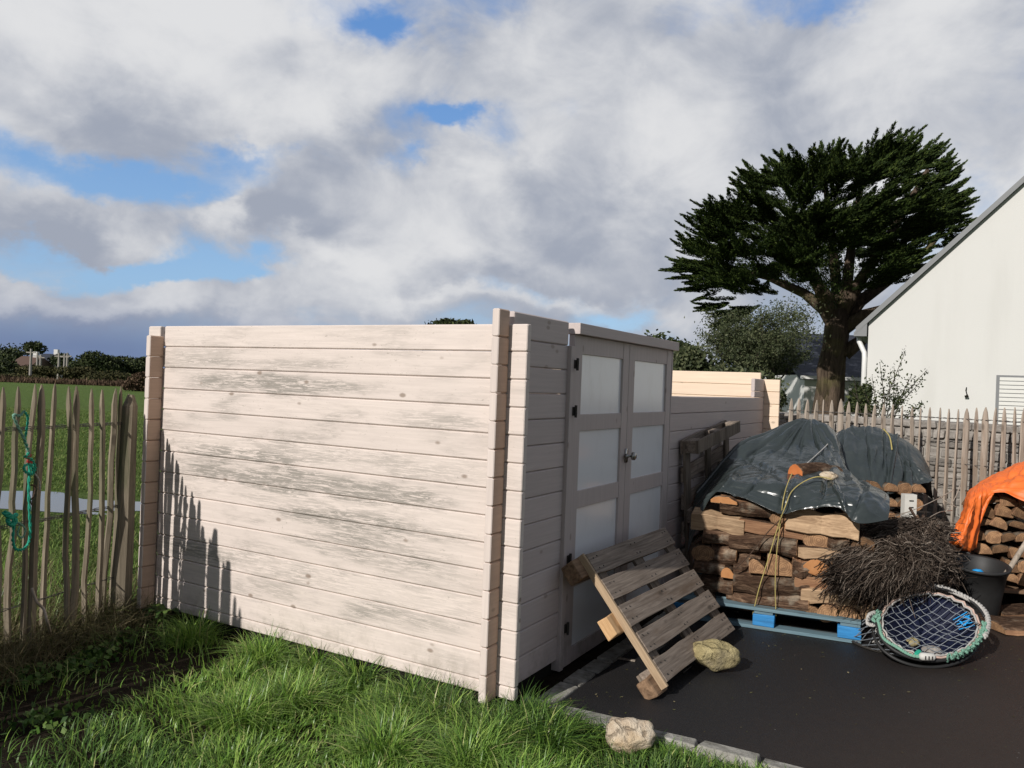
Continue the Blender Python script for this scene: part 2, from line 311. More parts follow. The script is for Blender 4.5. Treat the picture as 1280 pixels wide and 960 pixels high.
MT['rock_y']=rockm('yellow_lichen_stone',(.22,.175,.085),(.50,.42,.22),(.25,.21,.15))
MT['rock_w']=rockm('pale_veined_stone',(.42,.30,.19),(.72,.63,.50),(.55,.38,.20))
k=N('fieldstone',.95,.1); v=k.noise(k.co(),12,8,.7); c=k.ramp(v,[(.3,(.15,.135,.12)),(.7,(.38,.35,.315))]); iv=k.ma('ADD',k.ma('MULTIPLY',k.island(),.7),.65); x=k.n('ShaderNodeVectorMath',operation='SCALE'); k.l(c,x.inputs[0]); k.l(iv,x.inputs['Scale']); k.col(x.outputs[0]); k.bump(v,.9,.02); MT['stone']=k.m
MT['mortar']=simple('old_mortar',(.30,.28,.25),.95,.1,0,.3,30)
k=N('white_render',.9,.1); v=k.noise(k.co(),.5,5); v2=k.noise(k.co(),60,3); st=k.noise(k.co((1.6,1.6,.18)),1,6,.6); cc=k.mix(v,(.59,.585,.565),(.65,.64,.615)); cc=k.mix(k.ma('MULTIPLY',k.ss(st,.52,.75),.22),cc,(.47,.46,.43)); k.col(cc); k.bump(v2,.35,.006); MT['render']=k.m
MT['slate']=wood('dark_slate',(.022,.025,.034),(.045,.05,.065),0,10,.6,None,.1)
MT['zinc']=simple('grey_fascia',(.19,.195,.20),.5,.4,0,.1,3)
MT['pvc']=simple('white_gutter_pipe',(.70,.69,.67),.4,.4,0,.05)
MT['shutter']=simple('white_roller_shutter',(.66,.65,.62),.5,.3,0,.04)
MT['ropeg']=simple('teal_green_rope',(.02,.30,.20),.7,.3,0,.35,120)
MT['ropel']=simple('faded_green_rope',(.17,.33,.25),.8,.2,0,.35,120)
MT['ropew']=simple('off_white_rope',(.40,.385,.36),.8,.2,0,.5,60)
MT['ropey']=simple('yellow_twine',(.40,.33,.12),.8,.2,0,.3,120)
MT['net']=simple('grey_net_twine',(.22,.24,.26),.8,.2,0,.3,50)
MT['netblue']=simple('dark_blue_netting',(.003,.006,.026),.7,.3,0,.5,40)
MT['brightblue']=simple('bright_blue_plastic',(.02,.32,.72),.4,.4)
MT['rubber']=simple('black_rubber_tub',(.022,.022,.022),.55,.35,0,.4,12)
MT['pinkrope']=simple('pinkish_rope',(.50,.36,.30),.8,.2,0,.3,90)
MT['red']=simple('red_cord',(.30,.04,.03),.8,.2)
MT['brush']=leafm('dead_heather',[(0,(.035,.024,.018)),(.5,(.10,.075,.058)),(.85,(.19,.15,.12)),(1,(.32,.27,.22))],.9,.1)
MT['galv']=simple('galvanised_wire',(.13,.12,.11),.6,.4,.6)
MT['roofbrown']=simple('far_brown_roof',(.12,.08,.065),.9,.1)
MT['float']=simple('white_plastic_float',(.55,.54,.50),.5,.3)
MT['poly']=simple('white_pole',(.62,.60,.55),.6,.3)
MT['fleck']=simple('dark_wet_brown_wood',(.06,.035,.022),.7,.3)

# ------------------------------------------------------------------ mesh kit
class MB:
    def __init__(s): s.v=[]; s.f=[]; s.m=[]
    def add(s,vs_,fs_,mi=0):
        o=len(s.v); s.v.extend([tuple(map(float,q)) for q in vs_]); s.f.extend([tuple(i+o for i in f) for f in fs_])
        s.m.extend([mi]*len(fs_) if isinstance(mi,int) else mi); return s
    def box(s,lo,hi,mi=0,rot=None,jit=0):
        x0,y0,z0=lo;x1,y1,z1=hi
        v=np.array([(x0,y0,z0),(x1,y0,z0),(x1,y1,z0),(x0,y1,z0),(x0,y0,z1),(x1,y0,z1),(x1,y1,z1),(x0,y1,z1)],float)
        if jit: v+=rng.uniform(-jit,jit,v.shape)
        if rot is not None:
            c=v.mean(0); v=(v-c)@np.array(rot).T+c
        return s.add(v,[(0,3,2,1),(4,5,6,7),(0,1,5,4),(1,2,6,5),(2,3,7,6),(3,0,4,7)],mi)
    def tube(s,pts,rad,n=6,mi=0,cap=True,sq=1.):
        pts=np.array(pts,float); m=len(pts); rad=np.full(m,rad) if np.isscalar(rad) else np.array(rad,float)
        t=np.gradient(pts,axis=0); t/=np.linalg.norm(t,axis=1)[:,None]+1e-9
        ref=np.array([0,0,1.]) if abs(t[0][2])<.9 else np.array([1.,0,0])
        u=np.cross(t[0],ref);u/=np.linalg.norm(u); vs_=[]
        for i in range(m):
            u=u-t[i]*np.dot(u,t[i]); u/=np.linalg.norm(u)+1e-9; w_=np.cross(t[i],u)
            for j in range(n):
                a=2*math.pi*j/n; vs_.append(pts[i]+(u*math.cos(a)+w_*math.sin(a)*sq)*rad[i])
        fs=[(i*n+j,i*n+(j+1)%n,(i+1)*n+(j+1)%n,(i+1)*n+j) for i in range(m-1) for j in range(n)]
        if cap: fs+= [tuple(range(n-1,-1,-1)),tuple((m-1)*n+j for j in range(n))]
        return s.add(vs_,fs,mi)
    def grid(s,P,mi=0,flip=False):
        r,c=P.shape[:2]; fs=[(i*c+j,i*c+j+1,(i+1)*c+j+1,(i+1)*c+j) for i in range(r-1) for j in range(c-1)]
        if flip: fs=[f[::-1] for f in fs]
        return s.add(P.reshape(-1,3),fs,mi)
    def build(s,name,mats,parent=None,smooth=False,loc=None,bevel=0,solid=0,sub=0,mw=None):
        me=bpy.data.meshes.new(name); me.from_pydata(s.v,[],s.f); 
        if not isinstance(mats,(list,tuple)): mats=[mats]
        for m in mats: me.materials.append(m)
        me.polygons.foreach_set('material_index',s.m)
        if smooth: me.polygons.foreach_set('use_smooth',[True]*len(s.f))
        me.update(); o=bpy.data.objects.new(name,me); sc.collection.objects.link(o)
        if loc is not None:
            o.location=loc
        if mw is not None: o.matrix_world=mw
        if parent: o.parent=parent
        if solid:
            q=o.modifiers.new('thickness','SOLIDIFY'); q.thickness=solid
        if sub:
            q=o.modifiers.new('smooth','SUBSURF'); q.levels=sub; q.render_levels=sub
        if bevel:
            q=o.modifiers.new('edge','BEVEL'); q.width=bevel; q.segments=2; q.limit_method='ANGLE'
        return o
def recenter(o,p):
    """put the origin of a mesh at p without moving it"""
    p=Vector(p); o.data.transform(Matrix.Translation(-p)); o.location=Vector(o.location)+p; return o
def tag(o,label=None,cat=None,group=None,kind=None):
    for a,b in (('label',label),('category',cat),('group',group),('kind',kind)):
        if b: o[a]=b
    return o
def empty(name,loc,label=None,cat=None,group=None,mw=None):
    o=bpy.data.objects.new(name,None); sc.collection.objects.link(o); o.empty_display_size=.1
    if mw is not None: o.matrix_world=mw
    else: o.location=tuple(map(float,loc))
    return tag(o,label,cat,group)
def frame(o,x,y):
    """matrix with origin o, x axis along x, z normal to x,y"""
    x=Vector(x).normalized(); z=x.cross(Vector(y)).normalized(); y=z.cross(x)
    m=Matrix((x,y,z)).transposed().to_4x4(); m.translation=Vector(o); return m
def leafcloud(pts,size,asp=.5,up=None,axis=None,ax_j=.6):
    """many small pointed leaves; returns verts, faces"""
    n=len(pts); size=np.full(n,size) if np.isscalar(size) else size
    d=rng.normal(size=(n,3)); d/=np.linalg.norm(d,axis=1)[:,None]
    if axis is not None: d=axis+d*ax_j; d/=np.linalg.norm(d,axis=1)[:,None]
    e=rng.normal(size=(n,3)); e=np.cross(d,e); e/=np.linalg.norm(e,axis=1)[:,None]
    a=pts-d*size[:,None]*.5; b=pts+d*size[:,None]*.5; m=pts-d*size[:,None]*.05
    l=m-e*size[:,None]*asp*.5; r=m+e*size[:,None]*asp*.5
    v=np.stack([a,r,b,l],1).reshape(-1,3); f=np.arange(n*4).reshape(-1,4)
    return v,f
def fastmesh(name,v,f,mats,parent=None,mi=None,loc=None,smooth=False):
    """v (n,3) array, f (m,k) array"""
    v=np.asarray(v,np.float32); f=np.asarray(f,np.int32); k_=f.shape[1]
    me=bpy.data.meshes.new(name); me.vertices.add(len(v)); me.vertices.foreach_set('co',v.ravel())
    me.loops.add(f.size); me.loops.foreach_set('vertex_index',f.ravel()); me.polygons.add(len(f))
    me.polygons.foreach_set('loop_start',np.arange(0,f.size,k_,dtype=np.int32))
    if not isinstance(mats,(list,tuple)): mats=[mats]
    for m in mats: me.materials.append(m)
    if mi is not None: me.polygons.foreach_set('material_index',np.asarray(mi,np.int32))
    if smooth: me.polygons.foreach_set('use_smooth',np.ones(len(f),bool))
    me.update(calc_edges=True); o=bpy.data.objects.new(name,me); sc.collection.objects.link(o)
    if loc is not None:
        me.transform(Matrix.Translation(-Vector(loc))); o.location=loc
    if parent: 
        o.parent=parent
        if loc is None and parent.type=='EMPTY': me.transform(parent.matrix_world.inverted() if False else Matrix.Translation(-Vector(parent.location)))
    return o
# ------------------------------------------------------------------ ground, field, yard, water
def sheet(name,poly,z,mat,thick=0):
    b=MB(); n=len(poly); b.add([(p[0],p[1],z) for p in poly],[tuple(range(n))]); o=b.build(name,mat); return tag(o,kind='structure')
# terrain: one sheet to the horizon
sheet('ground',[(-900,-40),(900,-40),(900,1600),(-900,1600)],-.03,MT['field'])
A=lambda a,b:S(a,b)
sheet('lawn_soil',[A(-6,-5),A(.15,-5),A(.15,2.66),A(-6,2.0)],-.012,MT['soil'])
yard=MB(); n=28
yp=[A(.2,-6),A(.2,-.2),A(.2,-.12),A(1.6,-.12),A(6.4,-.12),A(6.4,-6)]
yard.add([(p[0],p[1],0.0) for p in yp],[tuple(range(len(yp)))[::-1]]); tag(yard.build('asphalt_yard',MT['asphalt']),kind='structure')
sheet('shed_pad',[A(.1,-.11),A(6.4,-.11),A(6.4,2.62),A(.1,2.62)],-.004,MT['soil'])
# kerb: cobbled concrete edge, first outwards then along the shed front
kb=MB()
b_=-.06
while b_>-3.2:
    ln=random.uniform(.16,.34); h=random.uniform(.030,.040)
    w0=.125+random.uniform(-.012,.012); w1=.225+random.uniform(-.018,.018)
    q=[]
    for a0,b0,z in ((w0,b_,-.03),(w1,b_,-.03),(w1,b_-ln+.002,-.03),(w0,b_-ln+.002,-.03),(w0+.012,b_-.006,h),(w1-.012,b_-.006,h*.9),(w1-.012,b_-ln+.007,h),(w0+.012,b_-ln+.007,h)):
        p=S(a0,b0,z); q.append(p+rng.uniform(-.011,.011,3)*np.array([1,1,.5]))
    kb.add(q,[(0,3,2,1)[::-1],(4,5,6,7)[::-1],(0,1,5,4)[::-1],(1,2,6,5)[::-1],(2,3,7,6)[::-1],(3,0,4,7)[::-1]])
    b_-=ln
a_=.25
while a_<2.3:
    ln=random.uniform(.2,.4); h=random.uniform(.010,.016)
    q=[]
    for a0,b0,z in ((a_,-.20,-.03),(a_+ln-.01,-.20,-.03),(a_+ln-.01,-.085,-.03),(a_,-.085,-.03),(a_+.008,-.19,h),(a_+ln-.018,-.19,h),(a_+ln-.018,-.09,h),(a_+.008,-.09,h)):
        q.append(S(a0,b0,z)+rng.uniform(-.004,.004,3))
    kb.add(q,[(0,3,2,1),(4,5,6,7),(0,1,5,4),(1,2,6,5),(2,3,7,6),(3,0,4,7)]); a_+=ln
tag(kb.build('kerb',MT['kerb'],bevel=.006),kind='structure')
# flooded strip in the field
wp=[]
for i in range(120):
    t=2*math.pi*i/120; rr=1+.12*math.sin(3*t+1)+.08*math.sin(7*t)+.10*math.sin(11*t+2)+.06*math.sin(17*t)
    wp.append((-7.1+3.0*rr*math.cos(t),9.6+.78*rr*math.sin(t)-.14*3.1*math.cos(t)))
sheet('puddle_water',wp,-.024,MT['water'])

# ------------------------------------------------------------------ shed
BP=.133; LEN=2.557; A1=.642; A2=2.363; A3=5.434; ZT=1.932; ZS=1.866; ZB=1.80
shed=empty('garden_shed',S(0,0),'roofless pale cream timber board shed with double doors and worn grey patches','shed')
shed.rotation_euler=(0,0,TH)
def boards(mb,axis,u0,u1,o0,o1,ztop,zbot,out=-1,cuts=(),endm=0):
    """stacked log-cabin boards. axis 'a': run along local x, thickness in y from o0 (outer) to o1."""
    z=ztop; k_=0
    while z>zbot+.01:
        zl=max(z-BP,zbot); g=.007; dp=.007*(1 if o1>o0 else -1)
        segs=[(u0,u1)]
        if k_==0 and cuts: segs=[(u0,cuts[0]),(cuts[1],u1)]
        for (s0,s1) in segs:
            prof=[(o0+dp,zl+.001),(o0,zl+g),(o0,z-g),(o0+dp,z-.001),(o1-dp,z-.001),(o1,z-g),(o1,zl+g),(o1-dp,zl+.001)]
            vs_=[]
            e=.004
            for u,ins in ((s0,1),(s0+e,0),(s1-e,0),(s1,1)):
                for (o_,zz) in prof:
                    if ins:
                        om=(o0+o1)/2; zm=(z+zl)/2; o_=om+(o_-om)*.8; zz=zm+(zz-zm)*.95
                    vs_.append((u,o_,zz) if axis=='a' else (o_,u,zz))
            fs=[]
            for r_ in range(3):
                for j in range(8): fs.append((r_*8+j,r_*8+(j+1)%8,(r_+1)*8+(j+1)%8,(r_+1)*8+j))
            fs+=[tuple(range(7,-1,-1)),tuple(24+j for j in range(8))]
            mb.add(vs_,fs,[endm if i_<8 or i_==24 else 0 for i_ in range(len(fs))])
        z=zl; k_+=1
T=.04
m=MB(); boards(m,'b',-.098,LEN-.002,0,T,ZS,.075); boards(m,'b',LEN+T+.002,LEN+.16,0,T,ZS,.075)
# the two top boards leave a saw notch at the far corner
lw=m.build('side_wall',MT['paint_worn'],shed); lw['label']='long sunlit side wall with grey worn streaks'
m=MB(); boards(m,'a',-.100,-.001,0,T,ZT,.065,endm=1); m.build('wall_end',[MT['paint_stub'],MT['paint_end']],shed)
m=MB(); boards(m,'a',T+.001,A1,0.0,T,ZT,.065)
m.build('front_wall',[MT['paint_front']],shed)
m=MB(); boards(m,'a',A2+.02,A3,0,T,ZT-3*BP,.065); boards(m,'a',A3-.42,A3,.001,T-.001,ZT-3*BP+.196,ZT-3*BP+.002)
m.build('front_wall',[MT['paint_front']],shed)
m=MB(); boards(m,'a',-.10,-.001,LEN,LEN+T,ZB,.07,endm=1); m.build('wall_end',[MT['paint_stub'],MT['paint_end']],shed)
m=MB(); boards(m,'a',T+.001,A3+.1,LEN,LEN+T,ZB,.07)
m.build('back_wall',[MT['paint_front']],shed)
m=MB(); boards(m,'b',T+.002,LEN-.002,A3+.002,A3+.002+T,ZB,.07); boards(m,'b',-.16,T+.0,A3+.003,A3+.001+T,ZB-.07,.07)
rw=m.build('side_wall',[MT['paint_raw']],shed); rw['label']='far side wall with its pale inner face lit by the sun'
m=MB(); m.box((.07,.03,-.02),(A3-.05,.10,.066)); m.box((.05,.08,-.02),(.12,LEN,.07)); m.build('base_beam',MT['black'],shed)
# vertical trim beside door, lintel, doors
m=MB(); m.box((A1-.002,-.022,.012),(A1+.040,T,1.80)); m.build('door_post',MT['paint_door'],shed,bevel=.003)
m=MB(); m.box((A2-.004,-.012,.02),(A2+.018,T,1.868)); m.build('door_post',MT['paint_door'],shed,bevel=.003)
m=MB(); m.box((A1+.052,-.045,1.868),(A2+.045,T,1.930)); m.build('lintel',MT['paint_front'],shed,bevel=.003)
rows=[(1.42,1.762),(.985,1.325),(.545,.885),(.100,.440)]
def door(a0,a1,st0,st1,zt_,zb_,name_label,handle):
    d=MB(); y0,y1=-.010,.026
    d.box((a0,y0,zb_),(a0+st0,y1,zt_)); d.box((a1-st1,y0,zb_),(a1,y1,zt_))
    ed=[zt_]+[v for r_ in rows for v in (r_[1],r_[0])]+[zb_]
    for i in range(0,len(ed),2): d.box((a0+st0,y0+.0025,ed[i+1]),(a1-st1,y1,ed[i]))
    do=d.build('door',MT['paint_door'],shed,bevel=.0025); do['label']=name_label
    for lo,hi in rows:
        p=MB(); p.box((a0+st0-.004,y0+.014,lo-.004),(a1-st1+.004,y0+.020,hi+.004)); p.build('door_panel',MT['panel'],do)
    return do
d1=door(A1+.062,1.519,.105,.095,1.866,.012,'left door leaf with four milky panels',0)
d2=door(1.524,A2-.008,.10,.10,1.866,.018,'right door leaf with four milky panels and knob',1)
for z in (1.70,1.44,.62,.24):
    h=MB(); h.box((A1+.034,-.030,z-.024),(A1+.070,-.023,z+.024)); h.tube([(A1+.052,-.036,z-.034),(A1+.052,-.036,z+.034)],.008,8); h.build('hinge',MT['iron'],d1)
h=MB(); h.box((1.50,-.016,1.10),(1.545,-.0105,1.19)); h.tube([(1.523,-.011,1.145),(1.523,-.05,1.145)],.009,10)
h.tube([(1.523,-.046,1.145),(1.523,-.054,1.145),(1.523,-.070,1.145),(1.523,-.078,1.145)],[.012,.026,.026,.016],14)
h.tube([(1.50,-.030,1.145),(1.47,-.034,1.145)],[.012,.016],10); h.build('door_knob',MT['chrome'],d2,smooth=True)

# ------------------------------------------------------------------ picket fences
def picket(base,top,w_,t_,mat,parent,pointed=.10,wob=.011):
    base=np.array(base,float);top=np.array(top,float); n=9; ph=random.uniform(0,6); ax=np.array(random.choice([DF,DL])); tt=np.linspace(0,1,n)
    wv=np.cumsum(rng.normal(0,wob*.5,n)); wv2=np.cumsum(rng.normal(0,wob*.5,n)); wv-=np.linspace(wv[0],wv[-1],n); wv2-=np.linspace(wv2[0],wv2[-1],n); wv*=1.5
    b=MB(); ln=np.linalg.norm(top-base); vs_=[]
    ang=random.uniform(0,6.28)
    cs=[(math.cos(2*math.pi*j/5+.2)*random.uniform(.75,1.1),math.sin(2*math.pi*j/5+.2)*random.uniform(.7,1.1)) for j in range(5)]
    tt=list(np.linspace(0,1-pointed/ln,n))+[1-.35*pointed/ln,1]
    for i,t in enumerate(tt):
        k_=min(i,n-1); sc_=1-.18*t
        if i==n: sc_*=.62
        if i==n+1: sc_*=.16
        c=base+(top-base)*t+np.array([wv[k_],wv2[k_]*.6,0]); tw=ang*.1+.35*t*math.sin(ph)
        for (x,y) in cs:
            x*=w_/2*sc_; y*=t_/2*(sc_ if i<n else sc_**.5)
            vs_.append(c+np.array([x*math.cos(tw)-y*math.sin(tw),x*math.sin(tw)+y*math.cos(tw),0]))
    m_=len(tt); fs=[(i*5+j,i*5+(j+1)%5,(i+1)*5+(j+1)%5,(i+1)*5+j) for i in range(m_-1) for j in range(5)]+[(4,3,2,1,0),tuple((m_-1)*5+j for j in range(5))]
    vs_=[np.array(q)-base for q in vs_]
    b.add(vs_,fs); o=b.build('picket',mat); o.location=tuple(base-np.array(parent.location)); o.parent=parent
    return o
# left fence, running from the shed's back corner towards the camera
FB,FK=2.72,.256
def fl(m_,z=0): return S(-m_,FB-FK*m_,z)
fenL=empty('picket_fence',fl(.5),'weathered chestnut paling fence beside the green field, left of the shed','fence')
def mofpx(px):
    r_=(640-px)/F; return (r_*5.167-2.376)/(.278+.994*r_)
tops=[(4,484,9),(23,483,9),(44,480,8),(52,480.5,10),(69,479.5,8),(86,483,8),(95.5,482.5,9),(114.5,485.5,7),(128,487,8),(145,485.5,8),(151.5,482.5,5),(161,492,6)]
for (px,py,wpx) in tops:
    m_=mofpx(px+.0375*(0)); p=fl(m_); dep=p[1]; top=D(px,py,dep); base=fl(m_+random.uniform(-.03,.03),-.03)+np.array([random.uniform(-.03,.03),0,0])
    picket(base,top,wpx/F*dep*1.15,.044,MT['chestnut'],fenL)
mm=mofpx(4)+.10
while mm<3.3:
    p=fl(mm,-.03); picket(p,p+np.array([random.uniform(-.04,.04),0,1.52+random.uniform(-.08,.06)]),random.uniform(.042,.062),.050,MT['chestnut'],fenL); mm+=random.uniform(.05,.075)
for m_ in (1.72,2.02):
    p=fl(m_,-.05)+np.array([.0,.03,0]); b=MB(); b.tube([(0,0,0),(.01,0,.8),(.015,.01,1.50),(.02,0,1.66)],[.05,.046,.040,.018],8); o=b.build('post',MT['chestnut']); o.location=Vector(tuple(p-np.array(fenL.location))); o.parent=fenL
# corner post: a thick split post against the wall
p=fl(.16,-.05); b=MB(); 
b.tube([p+np.array([0.0,0,0]),p+np.array([.01,0,.6]),p+np.array([.012,0,1.1]),p+np.array([.02,0,1.40]),p+np.array([.022,0,1.47])],[.072,.064,.056,.046,.020],8)
o=b.build('post',MT['chestnut']); recenter(o,p); o.location=Vector(tuple(p-np.array(fenL.location))); o.parent=fenL
def wire(pts,parent,r_=.0022,mat=None):
    b=MB(); pl=np.array(parent.location); b.tube([np.array(q)-pl for q in pts],r_,5); return b.build('wire',mat or MT['galv'],parent,smooth=True)
for z in (1.235,1.245,.72,.73,.28):
    for s0 in (0,1):
        wire([fl(m_,z+.006*math.sin(m_*31+s0*3.1))+np.array([0,.016*math.sin(m_*36+s0*math.pi),0]) for m_ in np.linspace(.1,3.3,60)],fenL,.0024)
# right fence, parallel to the shed's side wall, standing in front of the stone wall
xs=[118,157,200,245,278,320,365,405,447,490,535,580,625,672,722,765,810,862,905,952,995,1043,1090,1140,1183,1235,1282,1330,1378,1426]
ys=[472,470,478,480,478,480,474,488,490,498,502,500,502,508,514,516,516,518,524,526,522,518,516,518,518,516,520,522,520,524]
def frd(px): 
    r_=(px-640)/F; return 11.63/(1+r_)
def fr(px,z=0):
    dep=frd(px); return np.array([(px-640)/F*dep,dep,z])
fenR=empty('picket_fence',fr(1130),'silvery split paling fence with pointed tops in front of the stone wall','fence')
for x_,y_ in zip(xs,ys):
    px=960+x_/4; py=380+y_/4; dep=frd(px); top=D(px,py,dep); base=np.array([top[0]+random.uniform(-.03,.03),dep,0.0])
    if px>1290: top[2]=1.53; 
    picket(base,top,random.uniform(.062,.082),.028,MT['chestnut_pale'],fenR,.12,.004)
for z in (1.41,.99,.4):
    for s0 in (0,1): wire([fr(px,z+.004*math.sin(px*.4+s0*3))+np.array([0,.02*math.sin(px*.25+s0*math.pi)-.004,0]) for px in np.linspace(985,1330,110)],fenR,.003)

# ------------------------------------------------------------------ stone wall behind the fence
wallo=empty('stone_wall',fr(1130)+np.array([.3,.35,0]),'low grey fieldstone wall just behind the paling fence','wall')
b=MB(); wd=np.array([.7071,-.7071,0]); wn_=np.array([.7071,.7071,0]); w0=fr(1130)+wn_*.42; pl=np.array(wallo.location)
Rw=np.stack([wd,wn_,[0,0,1]],1)
z=-.02
while z<1.36:
    h=random.uniform(.05,.10); u=-2.3
    while u<2.9:
        ln=random.uniform(.10,.26)
        q=np.array([(x,y,zz) for zz in (z+.006,z+h-.006) for (x,y) in ((u+.006,0),(u+ln-.006,0),(u+ln-.006,.3),(u+.006,.3))],float); q[:,1][q[:,1]<.1]+=random.uniform(-.02,.02); q+=rng.uniform(-.006,.006,q.shape)
        b.add((q@Rw.T)+w0-pl,[(0,3,2,1),(4,5,6,7),(0,1,5,4),(1,2,6,5),(2,3,7,6),(3,0,4,7)]); u+=ln
    z+=h
b.build('stones',MT['stone'],wallo,bevel=.012)
b=MB(); q=np.array([(x,y,zz) for zz in (-.02,1.35) for (x,y) in ((-2.3,.03),(2.9,.03),(2.9,.27),(-2.3,.27))],float)
b.add((q@Rw.T)+w0-pl,[(0,3,2,1),(4,5,6,7),(0,1,5,4),(1,2,6,5),(2,3,7,6),(3,0,4,7)]); b.build('mortar',MT['mortar'],wallo)

# ------------------------------------------------------------------ white house
DH=14.7
e=D(1086,403,DH); ze=e[2]; HX=np.array([-DL[0],-DL[1],0]); HY=np.array([DF[0],DF[1],0])
def onh(px,py):
    """hit on the gable plane, returned as (along, up)"""
    d=ray(px,py); t=(e[:2]@HY[:2])/(d[:2]@HY[:2]); p=np.array([0,0,H])+d*t; return float((p-e)@HX),float(p[2])
q1=onh(1280,229); sl=(q1[1]-ze)/q1[0]; hw=4.3
house=empty('white_house',(e[0],e[1],0),'white rendered house with a steep gable and grey roof edge','house'); house.rotation_euler=(0,0,TH-math.pi/2)
b=MB(); zr_=ze+hw*sl
g=[(0,0,0),(2*hw,0,0),(2*hw,0,ze),(hw,0,zr_),(0,0,ze)]; gb=[(x,y+9,z) for x,y,z in g]
b.add(g+gb,[(0,1,2,3,4),(9,8,7,6,5),(0,4,9,5),(1,6,7,2)]); b.build('wall',MT['render'],house)
b=MB(); ov=.20
for sg in (-1,1):
    X=lambda k_: hw+sg*k_
    pr=[(X(hw+ov),ze-ov*sl),(hw,zr_),(hw,zr_+.10),(X(hw+ov),ze-ov*sl+.10)]
    v_=[(x,-.06,z+.003) for x,z in pr]+[(x,9.1,z+.003) for x,z in pr]; f_=[(0,1,2,3),(7,6,5,4),(0,4,5,1),(3,2,6,7),(0,3,7,4)]
    if sg>0: f_=[q[::-1] for q in f_]
    b.add(v_,f_)
b.build('roof',MT['slate'],house)
b=MB()
for sg in (-1,1):
    X=lambda k_: hw+sg*k_
    pr=[(X(hw+ov+.01),ze-(ov+.01)*sl-.0),(hw,zr_-.0),(hw,zr_+.115),(X(hw+ov+.01),ze-(ov+.01)*sl+.115)]
    v_=[(x,-.095,z) for x,z in pr]+[(x,-.062,z) for x,z in pr]; f_=[(0,1,2,3),(7,6,5,4),(0,4,5,1),(3,2,6,7),(0,3,7,4)]
    if sg>0: f_=[q[::-1] for q in f_]
    b.add(v_,f_)
b.build('fascia',MT['zinc'],house)
b=MB(); b.add([(-.24,-.09,ze-.26),(-.02,-.09,ze-.26),(-.02,-.09,ze+.03),(-.24,-.09,ze-.19),(-.24,9,ze-.26),(-.02,9,ze-.26),(-.02,9,ze+.03),(-.24,9,ze-.19)],[(0,1,2,3),(7,6,5,4),(0,4,5,1),(0,3,7,4),(1,5,6,2)]); b.build('gutter',MT['zinc'],house)
b=MB(); b.tube([(-.17,.10,ze-.22),(-.165,.09,ze-.34),(-.06,.03,ze-.56),(-.05,.0,ze-.66),(-.05,-.0,ze-.9),(-.05,-.0,0)],.045,10); b.build('downpipe',MT['pvc'],house,smooth=True)
wx,wz=onh(1248,471)
b=MB(); b.box((wx-.03,-.012,wz-1.4),(wx+1.4,.02,wz+.03)); wf=b.build('window',MT['zinc'],house)
b=MB()
for i in range(20): b.box((wx+.02,-.024+.003,wz-.07*(i+1)+.006),(wx+1.36,-.0135,wz-.07*i-.006))
b.build('roller_shutter',MT['shutter'],wf,bevel=.003)
b=MB(); cx,cz=onh(1208,490)
b.tube([(cx,-.01,cz+.08),(cx-.01,-.05,cz+.03),(cx+.01,-.07,cz-.04),(cx+.02,-.06,cz-.07),(cx-.02,-.05,cz-.08)],[.008,.008,.010,.025,.02],7); b.build('cable_stub',MT['black'],house,smooth=True)
# second house beyond
D2=24.; q=D(1006,468,D2); x2=q[0]; z2=q[2]; zr2=D(1040,418,D2+3)[2]
h2=empty('slate_roofed_house',(x2+4,D2,0),'small white house with dark slate roof seen behind the cypress trunk','house')
b=MB(); b.box((-4,0,0),(4,6,z2)); b.build('wall',MT['render'],h2)
b=MB(); b.add([(-4.2,-.2,z2-.05),(4.2,-.2,z2-.05),(4.2,3,zr2),(-4.2,3,zr2),(4.2,6.2,z2-.05),(-4.2,6.2,z2-.05)],[(0,1,2,3),(3,2,4,5)]); b.build('roof',MT['slate'],h2,solid=.12)
b=MB(); b.box((-4.2,-.30,z2-.14),(4.2,-.19,z2-.04)); b.build('gutter',MT['pvc'],h2)

# ------------------------------------------------------------------ the big cypress
DC=20.; base=D(1036,505,DC); base[2]=-.03
cyp=empty('cypress_tree',base,'huge dark monterey cypress with layered windswept crown above the white house','tree')
def cw(px,py,dy=0): 
    q=D(px,py,DC+dy); return q-np.array([base[0],base[1],0])
b=MB()
b.tube([cw(1030,560),cw(1033,505),cw(1040,450),cw(1046,408),cw(1050,385)],[.44,.32,.26,.30,.22],14)
b.tube([cw(1034,505,-.1),cw(1028,460,-.12),cw(1040,400,-.1)],[.20,.14,.08],10)
b.tube([cw(1046,500,.1),cw(1050,450,.1),cw(1058,400,0)],[.18,.14,.11],10)
limbs=[((1046,410),(1030,385),(1005,365),(960,345),(900,330)),((1046,405),(1035,370),(1015,345),(1000,300)),((1048,400),(1046,360),(1040,300),(1030,220)),((1050,400),(1058,360),(1065,300),(1080,210)),
 ((1052,402),(1075,375),(1110,350),(1160,310),(1195,260)),((1052,410),(1080,392),(1120,380),(1150,372)),((1055,440),(1075,425),(1090,412),(1110,395)),((1050,395),(1075,350),(1120,280),(1160,210)),((1044,400),(1020,350),(980,290),(940,240))]
for i,lm in enumerate(limbs):
    n=len(lm); dy=random.uniform(-1.6,1.6); b.tube([cw(x,y,dy*j/n) for j,(x,y) in enumerate(lm)],list(np.linspace(.20,.05,n)),7)
b.build('trunk',MT['bark_tree'],cyp,smooth=True)
